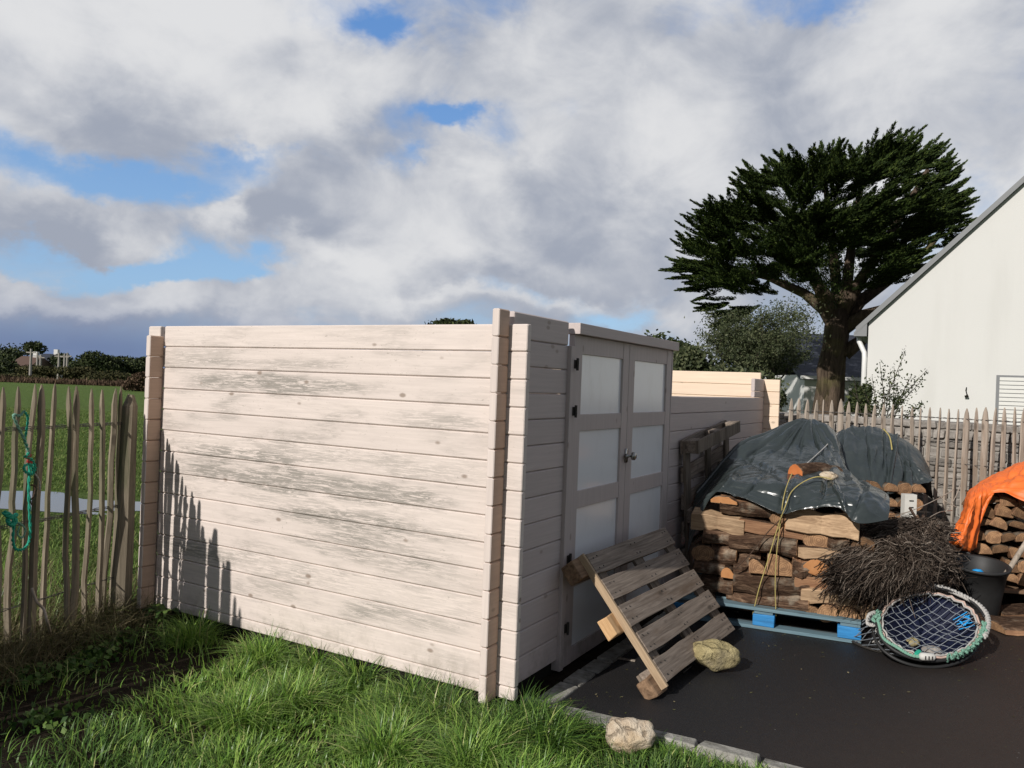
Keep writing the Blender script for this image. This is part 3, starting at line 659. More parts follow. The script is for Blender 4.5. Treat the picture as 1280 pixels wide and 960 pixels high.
sil=[(950,190),(975,182),(1014,186),(1050,168),(1090,178),(1112,164),(1136,158),(1155,164),(1180,166),(1200,192),(1216,232),(1219,250),(1208,275),(918,206),(905,250),(876,246),(872,276),(858,296),(850,322),(832,322),(846,340),(852,352),(870,370),(890,386),(910,380),(930,228),(828,318),(838,330),(848,345),(862,375),(880,388),(900,385),(868,268),(880,250),(890,292),(862,305),(926,196),(926,212),(932,236),(944,232),(965,184),(985,190),(1003,200),(1026,172),(1042,172),(1062,176),(1078,174),(1100,170),(1128,162),(1144,160),(1168,172),(1190,172),(1196,182),(1212,200),(1216,218),(1218,240),(1214,258),(1206,290),(1225,268),(1190,230),(888,258),(842,318),(836,328),(856,335),(1000,195),(1110,168),(1175,180),(1205,205)]
poly=[(850,330),(875,300),(880,262),(925,240),(935,205),(965,195),(1000,205),(1030,185),(1075,185),(1120,172),(1165,180),(1200,200),(1208,240),(1200,285),(1160,335),(1130,375),(1080,375),(1040,360),(1010,365),(960,372),(900,376),(862,362)]
def inpoly(x,y):
    r_=False; n=len(poly); j=n-1
    for i in range(n):
        xi,yi=poly[i];xj,yj=poly[j]
        if (yi>y)!=(yj>y) and x<(xj-xi)*(y-yi)/(yj-yi)+xi: r_=not r_
        j=i
    return r_
def plume(root,tip,N_,wd_):
    ax=tip-root; ln=np.linalg.norm(ax); ax/=ln
    s=rng.uniform(.05,1,N_)**.8; wr=wd_*(np.sin(np.pi*np.clip(s*.84+.13,0,1))**.9)
    off=rng.normal(size=(N_,3)); off-=np.outer(off@ax,ax); off/=np.linalg.norm(off,axis=1)[:,None]
    off[:,2]*=.42
    p=root+np.outer(s*ln,ax)+off*(wr*rng.uniform(0,1,N_)**.6)[:,None]
    p[:,2]+=.10*ln*s**2.2
    a=ax+off*.55+np.array([0,0,.28]); a/=np.linalg.norm(a,axis=1)[:,None]
    return p,a
P_=[];A_=[]
for (x,y) in sil:
    for rep in range(3):
        jx,jy=(0,0) if rep==0 else (random.uniform(-16,16),random.uniform(4,22))
        tip=cw(x+(1035-x)*.02+jx*.6,y+6+jy,random.uniform(-1.0,1.0)); cx_,cy_=1040+(x-1040)*.30,(345+(y-345)*.45)
        mid=cw(x+(cx_-x)*.38,y+(cy_-y)*.30+8,0); mid[1]=tip[1]*.7
        p,a=plume(mid,tip,480,.125); P_.append(p);A_.append(a)
# layered boughs: each a flat spray of plumes sweeping outwards
cnt=0; ctr=cw(1045,385,0)
while cnt<112:
    x=random.uniform(850,1200);y=random.uniform(182,382)
    if not inpoly(1030+(x-1030)*(1.16 if x>1030 else 1.10),290+(y-290)*1.18): continue
    ex=(x-1035)/190; ey=(y-290)/120; dmax=3.4*math.sqrt(max(.05,1-min(1,ex*ex*.8+ey*ey*.6)))
    dy=-dmax*random.uniform(.35,1) if cnt%3 else random.uniform(-.3,.9)*dmax
    c=cw(x,y,dy); ang=math.atan2(dy-.2,(x-1040)/55.)+random.uniform(-.35,.35)
    rise=.10+max(0,(250-y)/150.)*.7+random.uniform(-.08,.12)
    for q_ in range(8):
        aa=ang+random.uniform(-.75,.75); out=np.array([math.cos(aa),math.sin(aa),rise+random.uniform(-.12,.16)])
        if x>1050: out+=np.array([.2,0,.08])
        out/=np.linalg.norm(out); ln=random.uniform(.6,1.15)*(1-.45*max(0,(x-1090)/110.)); r0=c+np.array([random.uniform(-.3,.3),random.uniform(-.3,.3),random.uniform(-.10,.10)])
        p,a=plume(r0-out*ln*.35,r0+out*ln*.80,390,random.uniform(.09,.17)); P_.append(p);A_.append(a)
    cnt+=1
# dark inner twigs and fill
for q_ in range(120):
    x=random.uniform(900,1165);y=random.uniform(235,350)
    if not inpoly(x,y): continue
    tip=cw(x,y,random.uniform(-1.2,1.6)); out=np.array([(x-1040)/120.,random.uniform(-.5,.5),.2]); out/=np.linalg.norm(out)
    p,a=plume(tip-out*1.1,tip,260,.26); P_.append(p);A_.append(a)
P_=np.concatenate(P_);A_=np.concatenate(A_)
v,f=leafcloud(P_,rng.uniform(.045,.12,len(P_)),.24,axis=A_,ax_j=.42)
o=fastmesh('crown',v,f,MT['cypress']); o.parent=cyp

# ------------------------------------------------------------------ other trees and bushes
def bush(name,px,py,dep,rx,rz,n,leaf,mat,label,cat='bush',group=None,ry=None,lob=9,stems=True,zc=None):
    c=D(px,py,dep); ry=ry or rx
    root=empty(name,(c[0],dep,-.03),label,cat,group)
    P=[]
    lobes=[(np.array([0,0,0]),1.)]+[(rng.uniform(-1,1,3)*np.array([.62,.6,.5]),random.uniform(.38,.58)) for _ in range(lob)]
    per=n//len(lobes)
    for (lc,lr) in lobes:
        q=rng.normal(size=(per,3)); q/=np.linalg.norm(q,axis=1)[:,None]; q*=(rng.uniform(.55,1.05,per)**.5)[:,None]*lr*.8
        q+=.06*rng.normal(size=q.shape); P.append((q+lc)*np.array([rx,ry,rz])*.85)
    P=np.concatenate(P)+np.array([0,0,c[2]+.03]); P=P[P[:,2]>.05]
    v,f=leafcloud(P,rng.uniform(leaf*.6,leaf*1.3,len(P)),.55)
    o=fastmesh('crown',v,f,mat); o.parent=root
    if stems:
        b=MB()
        for i in range(4):
            a=random.uniform(0,6.28); b.tube([(random.uniform(-.1,.1)*rx,0,0),(math.cos(a)*rx*.15,math.sin(a)*ry*.15,(c[2])*.5),(math.cos(a)*rx*.4,math.sin(a)*ry*.4,c[2]+rz*.3)],[.05*rx+.02,.035*rx+.015,.01],6)
        b.build('trunk',MT['twig'],root)
    return root
# grey-green sparse tree left of the cypress trunk: stems with leaf sprays
gt=D(960,470,13.2); gr=empty('feathery_tree',(gt[0],13.2,-.03),'sparse grey-green tree with thin stems in front of the cypress','tree')
b=MB(); P=[]
def gl(px,py,dy=0): q=D(px,py,13.2+dy); return q-np.array([gt[0],13.2,-.03])
for i in range(26):
    x1=random.uniform(885,1016); y1=random.uniform(378,455); dy=random.uniform(-.9,.9)
    if (x1-952)**2/68**2+(y1-425)**2/58**2>1: continue
    x0=random.choice([935,955,962,975,988]); m1=gl((x0*1.6+x1)/2.6,(y1+500)/2,dy*.5)
    b.tube([gl(x0,540),m1,gl(x1,y1,dy)],[.028,.016,.004],5)
    for k_ in range(7):
        t=random.uniform(.1,1); s_p=m1+(gl(x1,y1,dy)-m1)*t; d_=np.array([random.uniform(-1,1),random.uniform(-1,1),random.uniform(-.1,1)]); d_/=np.linalg.norm(d_); ln=random.uniform(.2,.45)
        b.tube([s_p,s_p+d_*ln],[.005,.002],3)
        m_=170; q=s_p+d_*ln*rng.uniform(.1,1.15,m_)[:,None]+rng.normal(0,.055,(m_,3)); P.append(q)
for (x,y,r1,r2) in [(945,402,44,16),(985,395,30,24),(925,420,34,22),(960,430,50,24),(1000,415,22,22),(900,428,20,14)]:
    m_=1000; q=rng.normal(size=(m_,3))*.5; c=gl(x,y); P.append(c+q*np.array([r1/F*13.2,.5,r2/F*13.2]))
b.build('trunk',MT['twig'],gr)
P=np.concatenate(P); v,f=leafcloud(P,rng.uniform(.03,.065,len(P)),.4); o=fastmesh('crown',v,f,MT['olive']); o.parent=gr
bush('evergreen_bush',822,450,17,.95,.85,9000,.12,MT['darkleaf'],'round dark evergreen bush showing above the shed doors','bush')
bush('evergreen_bush',870,462,15.5,.75,.7,8000,.10,MT['olive'],'mid-green bush between the shed doors and the sparse tree','bush')
bush('evergreen_bush',935,485,12.5,.8,.5,9000,.08,MT['olive'],'low bush filling the gap below the sparse grey-green tree','bush')
bush('treetop',560,413,26,1.15,.55,7000,.14,MT['darkleaf'],'small dark treetop peeking above the long shed wall','tree')
# pampas-like grass by the shed end
pg=empty('tall_grass_clump',(D(985,500,9.6)[0],9.6,0),'clump of tall straw-green grass at the far end of the shed','plant')
V=[];Fc=[];k0=0
for i in range(260):
    a=random.uniform(0,6.28); ln=random.uniform(.7,1.75); sp_=random.uniform(.05,.5); p0=np.array([random.uniform(-.15,.15),random.uniform(-.15,.15),0])
    wd_=random.uniform(.006,.014); e=np.array([-math.sin(a),math.cos(a),0])*wd_; d_=np.array([math.cos(a),math.sin(a),0])
    for j in range(5):
        t=j/4; c=p0+d_*sp_*t*t*ln*.6+np.array([0,0,ln*(t-.15*t*t)]); ww=(1-t)*.9+.1; V+= [c-e*ww,c+e*ww]
        if j<4: Fc.append((k0+2*j,k0+2*j+1,k0+2*j+3,k0+2*j+2))
    k0+=10
o=fastmesh('blades',V,Fc,MT['straw']); o.parent=pg
# shrub against the white house
shr=empty('leafy_shrub',(D(1100,500,11)[0],11.,0),'open shrub with small dark leaves against the white gable','shrub')
b=MB(); P=[]
def hl(px,py,dy=0): q=D(px,py,11+dy); return q-np.array([shr.location[0],11.,0])
tips=[(1132,438,0),(1159,462,.1),(1100,455,-.2),(1090,470,.1),(1075,480,0),(1112,470,.2),(1122,478,-.1),(1140,468,0),(1155,504,.1),(1146,508,0),(1068,474,.1),(1130,490,-.2),(1104,488,.1),(1082,492,.2),(1118,460,0),(1062,486,0),(1150,478,0),(1095,498,0)]
for (x,y,dy) in tips:
    s0=hl(1098+random.uniform(-14,14),560,0); tp=hl(x,y,dy); mid=(s0+tp)/2+np.array([random.uniform(-.1,.1),0,.08])
    b.tube([s0,mid,tp],[.010,.007,.003],4)
    ts=rng.uniform(.45,1,85); q=np.where(ts[:,None]<.5,s0+(mid-s0)*ts[:,None]*2,mid+(tp-mid)*(ts[:,None]*2-1)); P.append(q+rng.normal(0,.035,(85,3)))
b.build('stem',MT['twig'],shr)
P=np.concatenate(P); v,f=leafcloud(P,rng.uniform(.03,.055,len(P)),.5); o=fastmesh('leaves',v,f,MT['darkleaf']); o.parent=shr
bush('leafy_bush',1074,500,12.5,.24,.34,3000,.06,MT['darkleaf'],'dark bush at the foot of the house corner','bush',stems=False)
# far left horizon
far='far trees and hedges beyond the field'
fl_=[('far_tree',14,446,140,5.2,2.8,6500,.5,'darkleaf','broad dark far tree on the left edge behind the brown-roofed house'),
('far_tree',42,436,140,1.9,1.7,1800,.45,'darkleaf','tallest far tree just above the grey roof'),
('far_hedge',6,464,95,2.0,2.5,6500,.34,'darkleaf','dark rounded far bush at the left edge of the picture'),
('far_tree',77,450,120,1.9,1.3,1700,.4,'darkleaf','small dark far tree between the poles'),
('far_tree',118,456,110,3.6,2.1,9000,.36,'darkleaf','widest dome-shaped dark tree beyond the field'),
('far_tree',163,459,115,3.0,1.9,7000,.36,'darkleaf','dark far tree partly hidden by the shed corner'),
('far_hedge',55,469,92,3.2,1.35,6500,.28,'scrub','olive scrub mound in front of the far houses'),
('far_hedge',98,470,91,2.6,1.2,5000,.28,'scrub','rounded olive scrub between the mound and the longer hedge'),
('far_hedge',138,473,90,3.8,1.1,6500,.28,'scrub','olive scrub hedge in front of the domed far tree'),
('far_hedge',20,475,84,3.0,.8,4500,.28,'scrub','low olive hedge near the dark left-hand bush'),
('far_hedge',170,478,60,.9,.9,3600,.2,'reed','reddish-brown bramble beside the shed corner'),
]
for (nm,px,py,dep,rx,rz,n,lf,mt,lb) in fl_: bush(nm,px,py,dep,rx*1.15,rz*1.15,n,lf,MT[mt],lb,'tree' if 'tree' in nm else 'hedge',stems=False)
# reed strip
P=[]
for i in range(9000):
    px=random.uniform(-40,180); dep=random.uniform(74,80); q=D(px,470,dep); P.append((q[0],dep,abs(random.gauss(0,.16))))
P=np.array(P); v,f=leafcloud(P,rng.uniform(.2,.5,len(P)),.25,axis=np.array([[0,0,1.]]),ax_j=.4); tag(fastmesh('reed_strip',v,f,MT['reed']),'reddish dry reeds along the far edge of the field','reeds',kind='stuff')
def farhouse(px0,px1,pe,pr,dep,rm,label):
    a=D(px0,pe,dep); c=D(px1,pe,dep); zr_=D(px0,pr,dep)[2]; w_=c[0]-a[0]; r_=empty('far_house',(a[0],dep,0),label,'house')
    b=MB(); b.box((0,0,0),(w_,6,a[2])); b.build('wall',MT['render'] if rm!='roofbrown' else MT['mortar'],r_)
    b=MB(); b.add([(-.3,-.3,a[2]-.05),(w_+.3,-.3,a[2]-.05),(w_,3,zr_),(0,3,zr_),(w_+.3,6.3,a[2]-.05),(-.3,6.3,a[2]-.05)],[(0,1,2,3),(3,2,4,5),(0,3,5),(1,4,2)]); b.build('roof',MT[rm],r_)
    b=MB(); b.box((w_*.6,2.7,zr_-.3),(w_*.6+.6,3.3,zr_+.7)); b.build('chimney',MT['render'],r_)
    b=MB(); b.box((w_*.2,-.03,a[2]-1.5),(w_*.2+.9,.0,a[2]-.6)); b.box((w_*.65,-.03,a[2]-1.5),(w_*.65+.9,.0,a[2]-.6)); b.build('window',MT['black'],r_)
farhouse(11,37,457,444,115,'roofbrown','far house with a brown roof among the trees')
farhouse(40,63,450,441,120,'slate','far house with grey roof and white wall behind the poles')
for (px,y0,y1,dep) in [(39,436,464,85),(47,441,462,95),(51,443,462,97),(74,441,463,90),(81,442,460,95),(84.5,441,461,96)]:
    t=D(px,y0,dep); bb=np.array([t[0],dep,0]); b=MB(); b.tube([(0,0,0),(0,0,t[2])],[.16,.11],7); b.box((-.5,-.05,t[2]-.45),(.5,.05,t[2]-.33)); o=b.build('utility_pole',MT['mortar']); o.location=tuple(bb)
    tag(o,{39:'tallest pale utility pole, left of the grey far roof',47:'utility pole in front of the grey far roof, left of two',51:'utility pole in front of the grey far roof, right of two',74:'utility pole standing left of the pair by the small tree',81:'left pole of the close pair in front of the small tree',84.5:'right pole of the close pair in front of the small tree'}[px],'utility pole','poles beyond the field')
# distant land on the horizon, behind everything
b=MB(); P=[]
n=160
for i in range(n):
    x=-900+1800*i/(n-1); hh=3+2.2*math.sin(i*.3)+1.3*math.sin(i*.9+1)+random.uniform(0,.8)
    P.append([(x,520,-1),(x,530,hh*.55),(x,545,hh),(x,600,hh*1.0)])
b.grid(np.array(P).transpose(1,0,2)); tag(b.build('far_hills',MT['scrub']),kind='structure')

# ------------------------------------------------------------------ pallets
def pallet(name,mw,Lx,Wy,label,deck='pallet',cross='palletY',block='pallet',group=None,nb=5,edge=False,gapw=.10,topw=.125,onlydeck=None):
    """deck boards along x at z=0 (outside), thickness goes to -z; origin at lower left corner of the deck face"""
    r_=empty(name,(0,0,0),label,'pallet',group,mw=mw)
    ys=[]; w0=topw; free=(Wy-nb*w0)/(nb-1)
    for i in range(nb):
        y=i*(w0+free); b=MB(); jx=random.uniform(-.012,.012)
        q=MB(); nseg=6; top=[];
        xs_=np.linspace(jx,Lx+jx,nseg+1); vs_=[]
        for x in xs_:
            j0,j1=random.uniform(-.004,.004),random.uniform(-.004,.004)
            vs_+=[(x,y+j0,-.020),(x,y+w0+j1,-.020),(x,y+w0+j1,0+j0*.4),(x,y+j0,0+j1*.4)]
        fs=[(4*i_+j,4*i_+(j+1)%4,4*(i_+1)+(j+1)%4,4*(i_+1)+j) for i_ in range(nseg) for j in range(4)]+[(3,2,1,0),tuple(4*nseg+j for j in range(4))]
        b.add(vs_,fs)
        if deck=='pallet':
            nl=b
            for cx_ in (.05,.10,Lx/2-.02,Lx/2+.03,Lx-.10,Lx-.05):
                for cy_ in (.03,w0-.03): nl.tube([(cx_+random.uniform(-.012,.012),y+cy_+random.uniform(-.008,.008),-.002),(cx_,y+cy_,.0025)],.0045,6,1)
            b.build('deck_board',[MT[deck],MT['iron']],r_,bevel=.003)
        else: b.build('deck_board',MT[deck],r_,bevel=.003)
    for x in (0.006,Lx/2-.06,Lx-.126):
        b=MB(); b.box((x,.01,-.042),(x+.12,Wy-.01,-.0205)); b.build('cross_board',MT[cross],r_,bevel=.002)
    for x in (0.0,Lx/2-.07,Lx-.14):
        for j,y in enumerate((0.0,Wy/2-.05,Wy-.10)):
            b=MB(); b.box((x,y,-.120),(x+.14,y+.10,-.0425),jit=.003); b.build('block',MT[block],r_,bevel=.005)
    for j,y in enumerate((0.0,Wy/2-.05,Wy-.10)):
        b=MB(); b.box((0,y,-.142),(Lx,y+.10,-.1205)); b.build('bottom_board',MT[cross],r_,bevel=.002)
    return r_
# front pallet leaning on the doors
BL=G(834,852,.085); BR=G(919,786,.085); TL=S(.718,-.13,.69); 
xv=BR-BL; TLp=D(735,692,4.36); yv=TLp-BL
xv_n=xv/np.linalg.norm(xv); Lx=min(np.linalg.norm(xv),1.27); yv2=yv-xv_n*np.dot(yv,xv_n); Wy=np.linalg.norm(yv2)
mw=frame(BL,xv,yv)
# slight skew is kept out: a true rectangle
p1=pallet('wooden_pallet',mw,Lx,Wy,'weathered grey pallet leaning against the shed doors',topw=.122)
b=MB(); b.box((-.022,-.02,-.045),(-.004,Wy+.01,-.003)); b.build('side_batten',MT['batten'],p1,bevel=.002)
b=MB(); b.box((-.10,Wy/2-.06,-.115),(.02,Wy/2+.05,-.044),jit=.006); b.build('block',MT['newwood'],p1,bevel=.006)
b=MB(); b.box((-.10,Wy-.10,-.130),(.0,Wy+.01,-.045),jit=.008); b.build('block',MT['rot'],p1,bevel=.006)
b=MB(); 
b.box((-.075,-.025,-.125),(.06,.075,-.045),jit=.012); b.build('block',MT['rot'],p1,bevel=.012)
# pallet standing upright against the shed front, seen along its edge
o_=S(3.95,-.050,.16); mw=frame(o_,np.array([-DF[0],-DF[1],-.10]),np.array([DL[0]*.03,DL[1]*.03,1.0]))
pallet('wooden_pallet',mw,1.25,1.17,'dark pallet standing upright against the shed wall beside the doors',topw=.115,nb=6)
# blue pallet under the firewood
PR=G(1076,806,0); PL=PR+np.array([-.92,.39,0])*1.2; e1=np.array([.9207,-.3903,0]); e2=np.array([.3903,.9207,0])
mw=frame(PL+np.array([0,0,.144]),e1,e2)
pallet('blue_pallet',mw,1.2,.95,'blue painted pallet carrying the split firewood stack',deck='bluetop',cross='bluetop',block='blue',nb=6)

# ------------------------------------------------------------------ firewood
def prof_of(kind):
    n=12
    if kind=='round': return [(math.cos(2*math.pi*i/n)*random.uniform(.93,1.03),math.sin(2*math.pi*i/n)*random.uniform(.93,1.03),'b') for i in range(n)]
    if kind=='half':
        q=[(math.cos(math.pi*i/8)*random.uniform(.95,1.03),math.sin(math.pi*i/8)*random.uniform(.92,1.05)*1.15-.35,'b') for i in range(9)]; q[-1]=(q[-1][0],q[-1][1],'s'); return q
    if kind=='quarter':
        q=[(-.9,-.7,'s')]+[(-.9+1.8*math.cos(R(90)*i/6)*random.uniform(.96,1.03),-.7+1.6*math.sin(R(90)*i/6)*random.uniform(.96,1.03),'b') for i in range(7)]; q[-1]=(*q[-1][:2],'s'); return q
    if kind=='slab': return [(-1,-.8,'s'),(1,-.9,'s'),(1.03,.2,'b'),(.6,.8,'b'),(0,.95,'b'),(-.65,.75,'b'),(-1.04,.1,'s')]
def log(center,axis,length,hw,hh,kind,split='split',end='end',roll=0,parent=None,name='split_log',flip=False):
    pf=prof_of(kind)
    if flip: pf=[(-x,-y,t) for x,y,t in pf]
    ca,sa=math.cos(roll),math.sin(roll)
    n=len(pf); st=7; vs_=[]; jj=rng.normal(0,.035,(st,n)); bend=random.uniform(-.04,.04)*hh
    for i in range(st):
        t=i/(st-1)-.5
        for j,(x,y,_) in enumerate(pf):
            s=1+jj[i,j]*1.6+.08*math.sin(i*1.3+j); X=(x*ca-y*sa)*hw*s; Y=(x*sa+y*ca)*hh*s
            vs_.append((t*length+(.02*rng.normal() *hw if i in(0,st-1) else 0),X,Y+bend*math.cos(t*3)*6))
    fs=[];mi=[]
    for i in range(st-1):
        for j in range(n):
            fs.append((i*n+j,(i+1)*n+j,(i+1)*n+(j+1)%n,i*n+(j+1)%n)); mi.append(0 if pf[j][2]=='b' else 1)
    fs+=[tuple(range(n)),tuple((st-1)*n+j for j in range(n-1,-1,-1))]; mi+=[2,2]
    b=MB(); b.add(vs_,fs,mi)
    o=b.build(name,[MT['bark'],MT[split],MT[end]]); ax=Vector(axis).normalized(); y=Vector((0,0,1)).cross(ax).normalized(); z=ax.cross(y)
    m=Matrix((ax,y,z)).transposed().to_4x4(); m.translation=Vector(tuple(map(float,center))); o.matrix_world=m
    q=o.modifiers.new('edge','BEVEL'); q.width=.004; q.segments=1; q.limit_method='ANGLE'; q.angle_limit=R(50)
    return o
def onfront(px,py,back=0):
    """point of the firewood stack's front plane seen at px,py"""
    d=ray(px,py); o=np.array([0,0,H]); nrm=-e2; p0=PR+e2*(.05+back); t=np.dot(p0-o,nrm)/np.dot(d,nrm); return o+d*t
GRP='split logs stacked on the blue pallet'
LG=[ # x0,x1,y0,y1,kind,orient(s side/e end),split,end,label
(893,925,620,635,'half','e','splitp','endm','orange-cut half log under the left edge of the dark tarpaulin'),
(901,966,626,646,'slab','s','split','end','flaky bark slab directly below the orange-cut half log'),
(864,927,645,667,'quarter','s','splitp','end','pale squared log jutting out at the upper left of the stack'),
(965,988,641,658,'round','e','split','end','small dark log end where the two twines cross near the top'),
(927,1002,651,672,'quarter','s','split','end','pinkish split log right of the pale squared log'),
(986,1068,640,676,'quarter','s','splitp','endm','biggest split log with pale top, upper right of the stack'),
(878,917,667,683,'slab','s','split','end','short dark log under the pale squared log'),
(914,992,671,695,'slab','s','split','end','reddish bark slab crossed by the twine in mid stack'),
(1001,1038,664,688,'round','e','split','end','brown oval log end below the biggest split log'),
(1036,1060,673,690,'slab','s','split','end','small dark bark piece right of the brown oval end'),
(1000,1048,684,703,'quarter','s','splitp','end','pale split log under the brown oval end'),
(888,918,683,707,'slab','s','split','end','rough bark log at the left of mid stack'),
(916,946,690,728,'quarter','s','split','end','dark bark log left of the triangular ends'),
(934,957,699,720,'quarter','e','split','end','small triangular log end in mid stack'),
(955,992,694,723,'quarter','e','splitp','end','larger pale triangular log end in mid stack'),
(990,1012,699,728,'slab','s','split','end','upright bark piece beside the orange round end'),
(1009,1037,700,720,'round','e','split','endm','orange round log end right of centre'),
(919,1006,719,748,'slab','s','split','end','long flaky bark log, upper of the two long ones'),
(994,1034,720,740,'quarter','s','split','end','short split log right of the long flaky pair'),
(911,1006,738,766,'slab','s','split','end','long flaky bark log lying on the blue pallet'),
(1004,1064,739,760,'quarter','s','splitp','end','pale split board-like log low on the right'),
(1060,1091,754,774,'quarter','s','splitp','end','pale split log sticking out at the lower right corner'),
(1005,1027,758,774,'quarter','e','split','end','leftmost of the three small log ends on the pallet'),
(1026,1049,757,780,'round','e','split','end','round middle one of the three small log ends on the pallet'),
(1047,1076,760,786,'round','e','split','end','largest of the three log ends at the pallet corner'),
(900,916,708,731,'half','e','split','endm','narrow orange log end at the left of the long flaky pair'),
(864,892,683,703,'round','e','split','end','dark log end at the far left, level with mid stack'),
(866,902,703,722,'slab','s','split','end','dark bark log low at the far left'),
(876,914,722,742,'quarter','s','split','end','dark split log resting over the left pallet edge'),
(868,890,742,757,'round','e','split','end','dark small log end behind the leaning pallet'),
(1036,1064,690,712,'round','e','split','end','shaded log end under the heather, upper one'),
(1034,1066,712,738,'half','e','split','end','shaded log end under the heather, lower one'),
(1062,1090,672,700,'round','e','split','end','shaded log end at the right end beneath the tarpaulin'),
(1064,1092,728,752,'slab','s','split','end','bark log under the heather at the right end'),
]
for (x0,x1,y0,y1,kd,ori,sp_,en_,lb) in LG:
    p=onfront((x0+x1)/2,(y0+y1)/2); dep=p[1]; wd_=(x1-x0)/F*dep; hh=(y1-y0)/F*dep
    if ori=='s':
        ln=wd_/.94*1.0; hw_=hh*.60; ax=e1+np.array([0,0,random.uniform(-.04,.04)]); c=p+e2*(hw_+random.uniform(-.01,.03))
        o=log(c,ax+e2*random.uniform(-.13,.13)+np.array([0,0,random.uniform(-.05,.05)]),ln,hw_,hh*.51,kd,sp_,en_,roll=(1.57+random.uniform(-.5,.5)) if 'bark' in lb or 'dark' in lb else (random.choice([0,.2,-.25,2.9]) if kd!='quarter' else random.choice([0,-1.3,-.2,.15])))
    else:
        ln=random.uniform(.32,.45); ax=e2+e1*random.uniform(-.15,.15); c=p+e2*(ln/2+random.uniform(0,.03)); o=log(c,-ax,ln,wd_*.52,hh*.54,kd,sp_,en_)
    tag(o,lb,'log',GRP)
# logs of the inner rows, glimpsed through the gaps
for r_ in range(5):
    x=.30
    while x<1.1:
        ln=random.uniform(.22,.36); p=PL+e1*(x+ln/2)+e2*.42+np.array([0,0,.20+r_*.115]); o=log(p,e1,ln,.11,.058,random.choice(['slab','half','quarter']),'split','end'); tag(o,'dark log of the inner rows behind the front of the stack','log','inner rows of the firewood stack'); x+=ln+.01
# second stack under the other side of the tarpaulin: dark log ends
for r_ in range(7):
    for c in range(7):
        p=D(1048+c*16+random.uniform(-2,2),640,6.45); p[2]=.10+r_*.125; 
        o=log(p+np.array([0,.15,0]),np.array([-.1,-1,0]),.4,.058,.06,random.choice(['round','half','quarter']),'split','end'); tag(o,'shaded log end in the rear stack under the tarpaulin','log','rear firewood stack')
b=MB(); b.box((-.045,-.03,0),(.045,.03,.86)); 
for i in range(16): b.box((-.012,-.034,.06+i*.05),(.02,-.0305,.068+i*.05),1)
p=G(1136,650,0); q=D(1136,628,6.0); o=b.build('marker_board',[MT['poly'],MT['black']]); o.location=(q[0],6.0,0); tag(o,'white marked board standing under the right end of the tarpaulin','board')

# ------------------------------------------------------------------ tarpaulins
def smooth_grid(ctrl,nu,nv):
    ctrl=np.array(ctrl,float)
    def cr(P,n):
        m=len(P); out=[]
        for i in range(n):
            t=i/(n-1)*(m-1); k_=min(int(t),m-2); f_=t-k_
            p0=P[max(k_-1,0)];p1=P[k_];p2=P[k_+1];p3=P[min(k_+2,m-1)]
            out.append(.5*((2*p1)+(-p0+p2)*f_+(2*p0-5*p1+4*p2-p3)*f_*f_+(-p0+3*p1-3*p2+p3)*f_**3))
        return np.array(out)
    a=cr(ctrl,nv); return cr(a.transpose(1,0,2),nu).transpose(1,0,2)
def wrinkle(P,amp,seed,folds):
    r=np.random.default_rng(seed); h,w_=P.shape[:2]; V_,U=np.mgrid[0:1:h*1j,0:1:w_*1j]
    du=np.gradient(P,axis=1);dv=np.gradient(P,axis=0); N_=np.cross(du,dv); N_/=np.linalg.norm(N_,axis=2)[...,None]+1e-9
    o=np.zeros((h,w_))
    for (u0,v0,u1,v1,sharp,am) in folds:
        d=np.array([u1-u0,v1-v0]);ln=np.hypot(*d);d/=ln; s=(U-u0)*d[0]+(V_-v0)*d[1]; t=-(U-u0)*d[1]+(V_-v0)*d[0]
        o+=am*np.exp(-(t/sharp)**2)*np.clip(1-np.abs(s/ln-.5)*1.7,0,1)
    for i in range(34):
        a=r.uniform(0,6.28); fq=r.uniform(12,60); ph=r.uniform(0,6.28); c=(r.uniform(0,1),r.uniform(0,1)); rad=r.uniform(.1,.3)
        g=np.exp(-((U-c[0])**2+(V_-c[1])**2)/rad**2); q=np.sin((U*math.cos(a)+V_*math.sin(a))*fq+ph+2*np.sin(U*7+V_*5)); o+=amp*g*(1-np.abs(q))*(.9 if i%2 else -.9)*18/fq
    return P+N_*o[...,None]
def tarp(name,ctrl,nu,nv,amp,seed,folds,mat,label,extra=None,thick=.003):
    P=smooth_grid(ctrl,nu,nv); P=wrinkle(P,amp,seed,folds); b=MB(); b.grid(P)
    if extra is not None: 
        for e_ in extra: b.grid(e_)
    o=b.build(name,mat,smooth=True,solid=thick); recenter(o,P.reshape(-1,3).mean(0)*np.array([1,1,0])); tag(o,label,'tarpaulin'); return o
def row(l): return [D(x,y,d) for x,y,d in l]
